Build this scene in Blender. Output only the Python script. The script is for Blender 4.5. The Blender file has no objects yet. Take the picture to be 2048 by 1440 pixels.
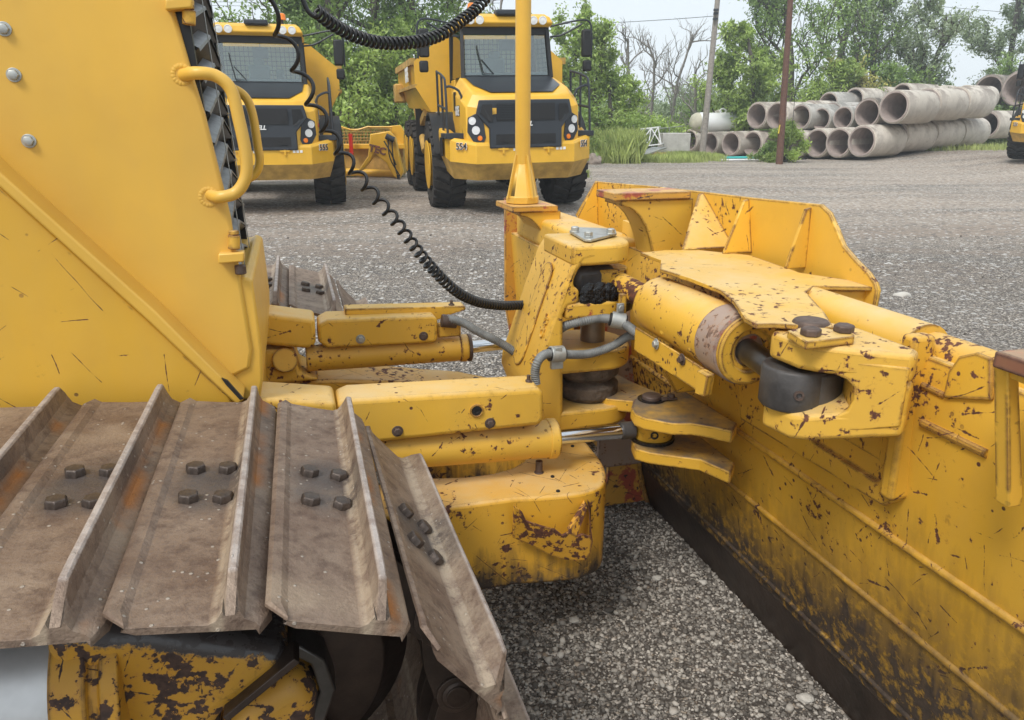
import bpy, bmesh, math, random
import numpy as np
from mathutils import Matrix, Vector
R = math.radians
random.seed(5)
rng = np.random.default_rng(7)
sc = bpy.context.scene
COL = sc.collection

# ------------------------------------------------------------------ camera
CAMH, PITCH, FPX = 1.8, R(17.74), 1500.0
cam = bpy.data.objects.new('camera', bpy.data.cameras.new('camera'))
COL.objects.link(cam)
cam.location = (0, 0, CAMH)
cam.rotation_euler = (R(90) - PITCH, 0, 0)
cam.data.sensor_width = 36
cam.data.lens = FPX / 2048 * 36
cam.data.clip_end = 3000
cam.data.clip_start = 0.02
sc.camera = cam

# ------------------------------------------------------------------ sky and sun
SUN_EL, SUN_AZ = R(52), R(215)       # high, behind and left of the camera, veiled by cloud
wd = bpy.data.worlds.new('World'); sc.world = wd
wd.use_nodes = True
nt = wd.node_tree; nt.nodes.clear()
sky = nt.nodes.new('ShaderNodeTexSky'); sky.sky_type = 'NISHITA'; sky.sun_disc = False
sky.sun_elevation = SUN_EL; sky.sun_rotation = SUN_AZ
sky.air_density = 1.0; sky.dust_density = 4.0; sky.ozone_density = 1.0
SKYS = 0.10
bg = nt.nodes.new('ShaderNodeBackground'); bg.inputs[1].default_value = SKYS
mx = nt.nodes.new('ShaderNodeMix'); mx.data_type = 'RGBA'; mx.inputs[0].default_value = 0.86
mx.inputs[7].default_value = (7.9, 8.6, 9.1, 1)      # even cloud veil over the blue
nt.links.new(sky.outputs[0], mx.inputs[6]); nt.links.new(mx.outputs[2], bg.inputs[0])
wo = nt.nodes.new('ShaderNodeOutputWorld'); nt.links.new(bg.outputs[0], wo.inputs[0])
sun = bpy.data.objects.new('sun', bpy.data.lights.new('sun', 'SUN')); COL.objects.link(sun)
sun.data.energy = 1.9; sun.data.angle = R(18); sun.data.color = (1, 0.96, 0.9)
dv = Vector((math.sin(SUN_AZ) * math.cos(SUN_EL), math.cos(SUN_AZ) * math.cos(SUN_EL), math.sin(SUN_EL)))
sun.rotation_euler = dv.to_track_quat('Z', 'Y').to_euler()
sc.view_settings.view_transform = 'Standard'
sc.view_settings.look = 'None'
sc.view_settings.exposure = 0.42
sc.view_settings.gamma = 1.0

# ------------------------------------------------------------------ frames and measuring
AZ = R(15.75)                        # heading of the bulldozer: s = forward (to the right), t = sideways (away)
DV = np.array([math.cos(AZ), math.sin(AZ), 0]); GV = np.array([-math.sin(AZ), math.cos(AZ), 0])
def wray(u, v):
    a = (u - 1024) / FPX; b = (720 - v) / FPX
    return np.array([a, math.cos(PITCH) + b * math.sin(PITCH), -math.sin(PITCH) + b * math.cos(PITCH)])
def P(u, v, s=None, t=None, z=None):          # photo measurement to bulldozer frame, at a known plane
    w = wray(u, v); r = np.array([w @ DV, w @ GV, w[2]])
    k = s / r[0] if s is not None else t / r[1] if t is not None else (z - CAMH) / r[2]
    return np.array([r[0] * k, r[1] * k, CAMH + r[2] * k])
def W(u, v, y=None, z=None):                  # photo measurement to world, at a known distance or height
    w = wray(u, v)
    k = y / w[1] if y is not None else (z - CAMH) / w[2]
    return w * k + np.array([0, 0, CAMH])
A = lambda *p: np.array(p, float)

# ------------------------------------------------------------------ mesh builder
class MB:
    def __init__(s): s.v = []; s.f = []; s.n = 0
    def add(s, v, f):
        v = np.asarray(v, float).reshape(-1, 3)
        s.f += [tuple(int(i) + s.n for i in q) for q in f]; s.v.append(v); s.n += len(v); return s
    def prism(s, pts, vec):
        p = np.array(pts, float); n = len(p); vec = np.array(vec, float)
        f = [tuple(range(n))[::-1], tuple(range(n, 2 * n))] + [(i, (i + 1) % n, n + (i + 1) % n, n + i) for i in range(n)]
        return s.add(np.vstack([p, p + vec]), f)
    def box(s, lo, hi, M=None):
        x0, y0, z0 = lo; x1, y1, z1 = hi
        v = np.array([(x, y, z) for x in (x0, x1) for y in (y0, y1) for z in (z0, z1)], float)
        if M is not None: v = v @ np.array(M)[:3, :3].T + np.array(M)[:3, 3]
        return s.add(v, [(0, 1, 3, 2), (4, 6, 7, 5), (0, 4, 5, 1), (2, 3, 7, 6), (0, 2, 6, 4), (1, 5, 7, 3)])
    def beam(s, a, b, w, h, up=(0, 0, 1)):
        a = np.array(a, float); b = np.array(b, float); d = b - a; d /= np.linalg.norm(d)
        sd = np.cross(d, up); sd /= np.linalg.norm(sd); u = np.cross(sd, d)
        v = [p + sd * i * w / 2 + u * j * h / 2 for p in (a, b) for i, j in ((-1, -1), (1, -1), (1, 1), (-1, 1))]
        return s.add(v, [(3, 2, 1, 0), (4, 5, 6, 7), (0, 1, 5, 4), (1, 2, 6, 5), (2, 3, 7, 6), (3, 0, 4, 7)])
    def tube(s, path, r, n=10, caps=True):
        p = np.array(path, float); m = len(p)
        rr = np.full(m, r, float) if np.isscalar(r) else np.array(r, float)
        T = np.gradient(p, axis=0); T /= np.maximum(np.linalg.norm(T, axis=1), 1e-9)[:, None]
        up = A(0, 0, 1) if abs(T[0][2]) < .9 else A(1, 0, 0)
        N = np.cross(T[0], up); N /= np.linalg.norm(N); v = []
        an = np.linspace(0, 2 * math.pi, n, endpoint=False)
        for i in range(m):
            N = N - T[i] * (N @ T[i]); N /= np.linalg.norm(N); B = np.cross(T[i], N)
            v.append(p[i] + rr[i] * (np.cos(an)[:, None] * N + np.sin(an)[:, None] * B))
        f = [(i * n + j, i * n + (j + 1) % n, (i + 1) * n + (j + 1) % n, (i + 1) * n + j) for i in range(m - 1) for j in range(n)]
        if caps: f += [tuple(range(n))[::-1], tuple(range((m - 1) * n, m * n))]
        return s.add(np.vstack(v), f)
    def cyl(s, a, b, r, r2=None, n=28):
        return s.tube([a, b], [r, r if r2 is None else r2], n)
    def lathe(s, a, ax, prof, n=32):         # prof: list of (distance along axis, radius)
        ax = np.array(ax, float); ax /= np.linalg.norm(ax); a = np.array(a, float)
        up = A(0, 0, 1) if abs(ax[2]) < .9 else A(1, 0, 0)
        N = np.cross(ax, up); N /= np.linalg.norm(N); B = np.cross(ax, N)
        an = np.linspace(0, 2 * math.pi, n, endpoint=False); m = len(prof)
        v = [a + ax * d + max(r, 1e-4) * (np.cos(an)[:, None] * N + np.sin(an)[:, None] * B) for d, r in prof]
        f = [(i * n + j, i * n + (j + 1) % n, (i + 1) * n + (j + 1) % n, (i + 1) * n + j) for i in range(m - 1) for j in range(n)]
        f += [tuple(range(n))[::-1], tuple(range((m - 1) * n, m * n))]
        return s.add(np.vstack(v), f)
    def hexa(s, p, ax, r, h, washer=0):
        p = np.array(p, float); ax = np.array(ax, float) / np.linalg.norm(ax)
        if washer: s.lathe(p, ax, [(0, washer), (.004, washer)], 18); 
        return s.lathe(p, ax, [(0, r), (h * .8, r), (h, r * .85)], 6)
    def build(s, name, mat, parent=None, bevel=0, base=None, sharp=35, smooth=True, segs=2):
        b = np.array(base if base is not None else (parent_base(parent)), float)
        me = bpy.data.meshes.new(name)
        v = np.vstack(s.v) - b
        me.from_pydata(v.tolist(), [], s.f)
        bm = bmesh.new(); bm.from_mesh(me); bmesh.ops.recalc_face_normals(bm, faces=bm.faces); bm.to_mesh(me); bm.free()
        if smooth:
            me.shade_smooth(); me.set_sharp_from_angle(angle=R(sharp))
        me.materials.append(mat)
        o = bpy.data.objects.new(name, me); COL.objects.link(o)
        if parent is not None: o.parent = parent; o['_b'] = list(b)
        else: o.location = b.tolist(); o['_b'] = list(b)
        if bevel:
            m = o.modifiers.new('bevel', 'BEVEL'); m.width = bevel; m.segments = segs; m.limit_method = 'ANGLE'; m.angle_limit = R(40)
        return o
def parent_base(p):
    if p is None: return (0, 0, 0)
    return tuple(p.get('_b', (0, 0, 0)))
def empty(name, label, cat, loc=(0, 0, 0), rz=0, group=None, base=(0, 0, 0)):
    o = bpy.data.objects.new(name, None); COL.objects.link(o); o.location = tuple(float(q) for q in loc)
    o.rotation_euler = (0, 0, rz); o['_b'] = [float(q) for q in base]; o.empty_display_size = .2
    o['label'] = label; o['category'] = cat
    if group: o['group'] = group
    return o
def tag(o, label, cat, group=None, kind=None):
    o['label'] = label; o['category'] = cat
    if group: o['group'] = group
    if kind: o['kind'] = kind
    return o
def kids(o): return list(o.children)
def copy_tree(o, parent=None):
    c = o.copy(); COL.objects.link(c)
    if parent is not None: c.parent = parent
    for k in KIDS.get(o.name, []): copy_tree(k, c)
    return c
KIDS = {}
def index_kids():
    KIDS.clear()
    for o in bpy.data.objects:
        if o.parent: KIDS.setdefault(o.parent.name, []).append(o)
def smooth_path(pts, n=8):
    p = np.array(pts, float); out = []
    q = np.vstack([2 * p[0] - p[1], p, 2 * p[-1] - p[-2]])
    for i in range(1, len(q) - 2):
        for k in range(n):
            u = k / n
            out.append(.5 * (2 * q[i] + (q[i + 1] - q[i - 1]) * u + (2 * q[i - 1] - 5 * q[i] + 4 * q[i + 1] - q[i + 2]) * u * u + (3 * q[i] - q[i - 1] - 3 * q[i + 1] + q[i + 2]) * u ** 3))
    out.append(p[-1]); return np.array(out)
def resample(p, step):
    d = np.r_[0, np.cumsum(np.linalg.norm(np.diff(p, axis=0), axis=1))]
    n = max(2, int(d[-1] / step)); t = np.linspace(0, d[-1], n)
    return np.stack([np.interp(t, d, p[:, k]) for k in range(3)], 1), t
def text(mb, body, org, xd, yd, size, depth=.004, bold=.012, shear=0, align='CENTER'):
    cu = bpy.data.curves.new('tx', 'FONT'); cu.body = body; cu.size = 1; cu.align_x = align; cu.align_y = 'CENTER'
    cu.extrude = depth / size; cu.offset = bold; cu.shear = shear; cu.resolution_u = 3
    o = bpy.data.objects.new('tx', cu); COL.objects.link(o)
    bpy.context.view_layer.update()
    me = bpy.data.meshes.new_from_object(o.evaluated_get(bpy.context.evaluated_depsgraph_get()))
    v = np.array([list(q.co) for q in me.vertices]); f = [tuple(q.vertices) for q in me.polygons]
    bpy.data.objects.remove(o); bpy.data.meshes.remove(me)
    xd = np.array(xd, float) / np.linalg.norm(xd); yd = np.array(yd, float) / np.linalg.norm(yd); nd = np.cross(xd, yd)
    mb.add(np.array(org) + size * (v[:, :1] * xd + v[:, 1:2] * yd + v[:, 2:3] * nd), f)

# ------------------------------------------------------------------ materials
class NT:
    def __init__(s, name):
        s.m = bpy.data.materials.new(name); s.m.use_nodes = True; s.t = s.m.node_tree; s.t.nodes.clear()
        s.out = s.t.nodes.new('ShaderNodeOutputMaterial'); s.bs = s.t.nodes.new('ShaderNodeBsdfPrincipled')
        s.t.links.new(s.bs.outputs[0], s.out.inputs[0]); s.co = s.t.nodes.new('ShaderNodeTexCoord')
    def nd(s, ty, **k):
        n = s.t.nodes.new(ty)
        for a, b in k.items(): setattr(n, a, b)
        return n
    def lk(s, a, b): s.t.links.new(a, b)
    def setin(s, sock, val):
        if hasattr(val, 'links') or isinstance(val, bpy.types.NodeSocket): s.lk(val, sock)
        else: sock.default_value = val
    def mapc(s, scale=(1, 1, 1), rot=(0, 0, 0), src=None, loc=(0, 0, 0)):
        n = s.nd('ShaderNodeMapping'); n.inputs[3].default_value = scale; n.inputs[2].default_value = rot; n.inputs[1].default_value = loc
        s.lk(src or s.co.outputs['Object'], n.inputs[0]); return n.outputs[0]
    def noise(s, scale, detail=4, rough=.55, vec=None, dist=0):
        n = s.nd('ShaderNodeTexNoise'); n.inputs['Scale'].default_value = scale; n.inputs['Detail'].default_value = detail
        n.inputs['Roughness'].default_value = rough; n.inputs['Distortion'].default_value = dist
        s.lk(vec if vec is not None else s.co.outputs['Object'], n.inputs['Vector']); return n.outputs[0]
    def voro(s, scale, vec=None, feature='F1', rnd=1):
        n = s.nd('ShaderNodeTexVoronoi', feature=feature); n.inputs['Scale'].default_value = scale; n.inputs['Randomness'].default_value = rnd
        s.lk(vec if vec is not None else s.co.outputs['Object'], n.inputs['Vector']); return n
    def math(s, op, a, b=0.0, c=None, clamp=False):
        n = s.nd('ShaderNodeMath', operation=op, use_clamp=clamp); s.setin(n.inputs[0], a); s.setin(n.inputs[1], b)
        if c is not None: s.setin(n.inputs[2], c)
        return n.outputs[0]
    def step(s, x, lo, hi):
        n = s.nd('ShaderNodeMapRange'); n.clamp = True; s.setin(n.inputs[0], x)
        n.inputs[1].default_value = lo; n.inputs[2].default_value = hi; return n.outputs[0]
    def mix(s, f, a, b):
        n = s.nd('ShaderNodeMix'); n.data_type = 'RGBA'; s.setin(n.inputs[0], f)
        for i, q in ((6, a), (7, b)):
            if isinstance(q, tuple): n.inputs[i].default_value = (*q[:3], 1)
            else: s.lk(q, n.inputs[i])
        return n.outputs[2]
    def bump(s, h, strength=.3, dist=.01, nrm=None):
        n = s.nd('ShaderNodeBump'); n.inputs['Strength'].default_value = strength; n.inputs['Distance'].default_value = dist
        s.lk(h, n.inputs['Height'])
        if nrm is not None: s.lk(nrm, n.inputs['Normal'])
        return n.outputs[0]
    def fin(s, col=None, rough=None, metal=None, nrm=None, spec=None):
        for k, q in (('Base Color', col), ('Roughness', rough), ('Metallic', metal), ('Normal', nrm), ('Specular IOR Level', spec)):
            if q is None: continue
            if isinstance(q, tuple): s.bs.inputs[k].default_value = (*q[:3], 1)
            else: s.setin(s.bs.inputs[k], q)
        return s.m

YEL = (0.75, 0.425, 0.040)
def paint(name, base=YEL, chip=.5, scratch=.5, dust=.5, edge=.6, rough=.45, mud=None, topw=None, scale=1.0, rustcol=(.075, .028, .016), red=0, fine_s=False, dust_sky_col=(.64, .50, .28)):
    n = NT(name); O = n.co.outputs['Object']
    big = n.noise(1.7, 3, .6); mid = n.noise(9, 4, .6)
    col = n.mix(n.step(big, .3, .72), tuple(c * .86 for c in base), tuple(min(1, c * 1.1) for c in base))
    col = n.mix(n.math('MULTIPLY', n.step(mid, .5, .8), .25), col, (base[0] * .78, base[1] * .68, base[2] * .8))
    film = n.noise(1, 6, .68, n.mapc((1.3, 1.3, .45), loc=(2, 5, 8)))
    col = n.mix(n.math('MULTIPLY', n.step(film, .45, .72), .30), col, (.50, .35, .12))
    # chips: clustered flakes
    c1 = n.noise(38 * scale, 5, .62); clus = n.noise(3.1, 2, .5, n.mapc(loc=(3, 1, 7)))
    lo = .765 - .14 * chip
    thr = n.math('SUBTRACT', c1, n.math('MULTIPLY', n.step(clus, .60, .42), .17))
    mask = n.step(thr, lo - .012, lo + .012)
    v = n.voro(26 * scale, n.mapc(loc=(.3, .7, .1)))
    rnd = n.nd('ShaderNodeSeparateColor'); n.lk(v.outputs['Color'], rnd.inputs[0])
    dots = n.math('MULTIPLY', n.step(v.outputs['Distance'], .16, .13), n.step(rnd.outputs[0], .93 - .16 * chip, .94 - .16 * chip))
    cl2 = n.noise(2.0, 4, .65, n.mapc(loc=(9, 4, 2)))
    dots = n.math('MULTIPLY', dots, n.step(cl2, .47, .53))
    halo = n.math('MULTIPLY', n.step(thr, lo - .06, lo), .45 if chip > .3 else 0)
    col = n.mix(halo, col, (.40, .17, .035))
    mask = n.math('MAXIMUM', mask, dots)
    # scratches: one randomly turned gouge per cell, several sizes
    if scratch > 0:
        wn = n.nd('ShaderNodeTexNoise'); wn.inputs['Scale'].default_value = 5; n.lk(O, wn.inputs['Vector'])
        ws = n.nd('ShaderNodeVectorMath', operation='SCALE'); n.lk(wn.outputs['Color'], ws.inputs[0]); ws.inputs['Scale'].default_value = .015 if fine_s else .04
        wa = n.nd('ShaderNodeVectorMath', operation='ADD'); n.lk(O, wa.inputs[0]); n.lk(ws.outputs[0], wa.inputs[1])
        brk = n.noise(42, 3, .7)
        for scl, wid, prob, off in ((((2.4, .0010, .42, 0), (4.2, .0009, .5, 3), (7.5, .0008, .5, 7), (13, .0009, .3, 12)) if fine_s else ((3.0, .0014, .5, 0), (6.5, .0012, .6, 3), (13, .0010, .6, 7), (9, .0028, .26, 12)))):
            vc = n.mapc(src=wa.outputs[0], loc=(off, off * .6, off * .3)); v = n.voro(scl, vc)
            lo_ = n.nd('ShaderNodeVectorMath', operation='SUBTRACT'); n.lk(vc, lo_.inputs[0]); n.lk(v.outputs['Position'], lo_.inputs[1])
            dn = n.nd('ShaderNodeVectorMath', operation='SUBTRACT'); n.lk(v.outputs['Color'], dn.inputs[0]); dn.inputs[1].default_value = (.5, .5, .5)
            nm = n.nd('ShaderNodeVectorMath', operation='NORMALIZE'); n.lk(dn.outputs[0], nm.inputs[0])
            dd_ = n.nd('ShaderNodeVectorMath', operation='DOT_PRODUCT'); n.lk(lo_.outputs[0], dd_.inputs[0]); n.lk(nm.outputs[0], dd_.inputs[1])
            sc3 = n.nd('ShaderNodeSeparateColor'); n.lk(v.outputs['Color'], sc3.inputs[0])
            dist = n.math('ADD', n.math('ABSOLUTE', dd_.outputs['Value']), n.math('MULTIPLY', n.math('SUBTRACT', brk, .44), wid * (4 if fine_s else 8)))
            fade = n.step(n.math('ADD', v.outputs['Distance'], n.math('MULTIPLY', brk, .3)), .55, .50)
            ln = n.math('MULTIPLY', n.step(dist, wid * 1.3, wid * .6), n.math('MULTIPLY', fade, n.step(n.math('FRACT', n.math('MULTIPLY', sc3.outputs[2], 7.3)), prob * (.35 + scratch * .75), prob * (.35 + scratch * .75) - .01)))
            mask = n.math('MAXIMUM', mask, ln)
    nrm_g = n.nd('ShaderNodeNewGeometry')
    nrm = None
    if edge > 0:
        bv = n.nd('ShaderNodeBevel'); bv.samples = 4; bv.inputs[0].default_value = .012
        dt = n.nd('ShaderNodeVectorMath', operation='DOT_PRODUCT'); n.lk(bv.outputs[0], dt.inputs[0]); n.lk(nrm_g.outputs['Normal'], dt.inputs[1])
        en = n.noise(30, 4, .65)
        e = n.math('MULTIPLY', n.step(n.math('ADD', dt.outputs['Value'], n.math('MULTIPLY', n.math('SUBTRACT', en, .5), .10)), .985, .955), n.step(n.noise(7, 4, .65, n.mapc(loc=(2, 2, 2))), .60 - .20 * edge, .66 - .20 * edge))
        mask = n.math('MAXIMUM', mask, e)
    rn = n.noise(60, 3, .6)
    rust = n.mix(n.step(rn, .4, .7), rustcol, (rustcol[0] * 2.2, rustcol[1] * 2.1, rustcol[2] * 2))
    if red > 0:
        rm = n.math('ADD', n.noise(6.5, 5, .65, n.mapc(loc=(7, 7, 1))), n.math('MULTIPLY', mask, .03))
        col = n.mix(n.step(rm, .80 - .26 * red, .84 - .26 * red), col, (.40, .085, .045))
    col2 = col
    if dust > 0:
        sp = n.nd('ShaderNodeSeparateXYZ'); n.lk(nrm_g.outputs['Normal'], sp.inputs[0])
        d = n.math('MULTIPLY', n.step(sp.outputs[2], .45, .95), n.math('MULTIPLY', n.step(n.noise(5, 5, .7), .25, .75), dust), clamp=True)
        col2 = n.mix(d, col2, dust_sky_col)  # up-facing tint: settled dust, with sky reflection painted into the same colour
    col2 = n.mix(mask, col2, rust)
    rg = n.math('ADD', n.math('MULTIPLY', mask, .3), n.math('ADD', rough, n.math('MULTIPLY', mid, .12)))
    if topw is not None:
        tz = n.nd('ShaderNodeSeparateXYZ'); n.lk(O, tz.inputs[0])
        hh = n.math('ADD', n.math('ADD', tz.outputs[2], n.math('MULTIPLY', n.math('SUBTRACT', tz.outputs[0], .12), topw[2])), n.math('MULTIPLY', n.math('SUBTRACT', n.noise(11, 6, .72), .5), .16))
        tw = n.step(hh, topw[0], topw[1]); mask = n.math('MAXIMUM', mask, tw)
        col2 = n.mix(tw, col2, (.05, .042, .040)); rg = n.math('SUBTRACT', rg, n.math('MULTIPLY', tw, .25))
    if mud is not None:                # (low z, high z): dried mud and bare wear, streaky upper border
        sz = n.nd('ShaderNodeSeparateXYZ'); n.lk(O, sz.inputs[0])
        st = n.noise(1, 4, .6, n.mapc((26, 26, 4)))
        bl = n.noise(1.6, 4, .6, n.mapc(loc=(4, 4, 4)))
        h = n.math('ADD', sz.outputs[2], n.math('ADD', n.math('MULTIPLY', n.math('SUBTRACT', st, .5), -.35), n.math('MULTIPLY', n.math('SUBTRACT', bl, .5), -1.3 * (mud[1] - mud[0]))))
        if len(mud) > 2: h = n.math('SUBTRACT', h, n.math('MULTIPLY', n.step(sz.outputs[1], -.35, -1.25), mud[2]))
        mm = n.math('MULTIPLY', n.step(h, mud[1], mud[0]), n.step(n.noise(30, 4, .7), .22, .5))
        col2 = n.mix(mm, col2, n.mix(n.step(rn, .35, .7), (.032, .022, .016), (.075, .052, .036)))
        rg = n.math('MAXIMUM', rg, n.math('MULTIPLY', mm, .8))
    hgt = n.math('ADD', n.math('MULTIPLY', mask, -.6), n.math('MULTIPLY', n.noise(55, 3, .6), .18))
    return n.fin(col2, rg, 0, n.bump(hgt, .35, .004))

def simple(name, col, rough=.5, metal=0, var=.15, nscale=8, bump=.1, bscale=60, bdist=.004, spec=None):
    n = NT(name); a = n.noise(nscale, 5, .6)
    c = n.mix(n.step(a, .3, .7), tuple(q * (1 - var) for q in col), tuple(min(1, q * (1 + var)) for q in col))
    return n.fin(c, rough, metal, n.bump(n.noise(bscale, 4, .6), bump, bdist), spec)

M = {}
M['yel'] = paint('yellow worn paint', chip=1.15, scratch=.35, dust=.8, edge=.9, red=.35)  # heavy top tint also paints the sky's pallor on level plates like the deck
M['hood'] = paint('yellow hood paint', base=(.74, .43, .055), chip=-.9, scratch=0, dust=.3, edge=0, rough=.36)
M['fender'] = paint('yellow scratched paint', base=(.72, .40, .03), chip=.4, scratch=1.7, fine_s=True, dust=.4, edge=.4, rough=.4)
M['blade'] = paint('yellow blade paint', base=(.70, .38, .026), chip=1.6, scratch=2.6, dust=.4, edge=1.0, mud=(.27, .66, .14), red=.35)
M['cframe'] = paint('yellow push frame paint', base=(.70, .37, .03), chip=1.65, scratch=3.2, fine_s=True, dust=.75, edge=.9, mud=(.31, .45))
M['frame'] = paint('yellow track frame paint', base=(.5, .25, .018), chip=2.4, scratch=1.6, dust=.1, edge=1, rustcol=(.04, .022, .016), scale=.8, topw=(.905, .915, .34))
M['rodyel'] = paint('yellow paint flaking off the rod', chip=2.4, scratch=.6, dust=.2, edge=1)
M['dusty'] = paint('yellow plate under brown dirt', chip=.8, scratch=.4, dust=1.5, edge=.9, dust_sky_col=(.17, .135, .10))
M['rusty'] = paint('yellow paint worn to red primer', base=(.62, .31, .04), red=1, chip=1.1, scratch=.5, dust=.5, edge=1, rustcol=(.06, .035, .03))
M['primer'] = paint('worn steel with red primer', base=(.34, .25, .21), chip=1.3, scratch=.3, dust=.2, edge=1, rustcol=(.12, .075, .055), red=.95)
M['maroon'] = paint('dark primer pad', base=(.20, .075, .055), chip=1.2, scratch=.3, dust=.5, edge=1, rustcol=(.05, .03, .028), red=.8)
M['pocket'] = paint('chipped yellow step', base=(.66, .34, .03), chip=2.7, scratch=1.5, dust=.2, edge=1)
M['black'] = simple('black rubber', (.009, .009, .010), .55, 0, .2, 12, .15)
M['grille'] = simple('black louvre paint', (.008, .008, .009), .38, 0, .2, 12, .05)
M['louvre'] = simple('louvre edge sky gleam', (.16, .165, .17), .35, .2, .4, 30, .2)  # lighter grey paints the bright reflections along the black vane tops
M['grease'] = simple('black grease', (.006, .006, .007), .25, 0, .3, 30, .8, 45, .01)
M['chrome'] = simple('chromed rod', (.62, .64, .67), .14, 1, .08, 5, .02)
M['steel'] = simple('oily dark steel', (.10, .095, .09), .32, .8, .35, 14, .1)
M['pin'] = simple('browned pin steel', (.26, .22, .18), .3, .5, .25, 10, .1)
M['rustcast'] = simple('rusty caked casting', (.10, .075, .055), .8, 0, .6, 16, .9, 40, .012)
M['cast'] = simple('dark cast steel', (.075, .07, .068), .5, .3, .4, 14, .3)
M['brushed'] = simple('bare rubbed steel', (.50, .50, .50), .38, .6, .15, 9, .05)
M['zinc'] = simple('zinc plated steel', (.42, .43, .41), .45, .6, .2, 30, .1)
M['bolt'] = simple('rusty bolt steel', (.12, .085, .07), .6, .4, .35, 40, .3)
M['hose'] = simple('grey hose guard', (.19, .195, .19), .5, 0, .3, 20, .2)
M['blackcord'] = simple('black coil cord', (.010, .010, .011), .38, 0, .1, 20, .05)
M['tyre'] = simple('truck tyre rubber', (.032, .029, .027), .85, 0, .6, 5, .4, 20)
M['tyel'] = simple('truck yellow paint', (.76, .43, .035), .38, 0, .10, 1.6, .03)
M['tyel2'] = simple('dusty truck yellow paint', (.47, .29, .07), .7, 0, .40, 3, .08)
M['tgrey'] = simple('charcoal moulding', (.022, .027, .035), .5, 0, .1, 4, .05)
M['thood'] = simple('bonnet anti glare panel', (.022, .026, .033), .32, 0, .1, 2, .03)
M['tblack'] = simple('radiator mesh', (.010, .010, .011), .6, 0, .2, 30, .5, 160)
M['lens'] = simple('lamp glass', (.75, .76, .76), .12, 0, .05, 3, .0)
M['orange'] = simple('amber beacon plastic', (.9, .25, .02), .25, 0, .05, 3, 0)
M['red'] = simple('red reflector', (.55, .03, .015), .3, 0, .05, 3, 0)
M['white'] = simple('white lettering', (.8, .8, .78), .5, 0, .05, 3, 0)
M['blackpaint'] = simple('black lettering', (.015, .015, .015), .5, 0, .05, 3, 0)
M['screen'] = simple('cream guard screen', (.86, .80, .58), .7, 0, .1, 3, 0)
M['cabin'] = simple('grey cab trim', (.13, .17, .20), .7, 0, .2, 3, 0)
def glass():
    n = NT('cab glass'); n.t.nodes.remove(n.bs)
    g = n.nd('ShaderNodeBsdfGlossy'); g.inputs['Roughness'].default_value = .03
    t = n.nd('ShaderNodeBsdfTransparent'); t.inputs[0].default_value = (.80, .90, .88, 1)
    f = n.nd('ShaderNodeFresnel'); f.inputs[0].default_value = 1.5
    m = n.nd('ShaderNodeMixShader'); n.lk(n.math('ADD', f.outputs[0], .12), m.inputs[0]); n.lk(t.outputs[0], m.inputs[1]); n.lk(g.outputs[0], m.inputs[2])
    n.lk(m.outputs[0], n.out.inputs[0]); return n.m
M['glass'] = glass()

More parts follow.
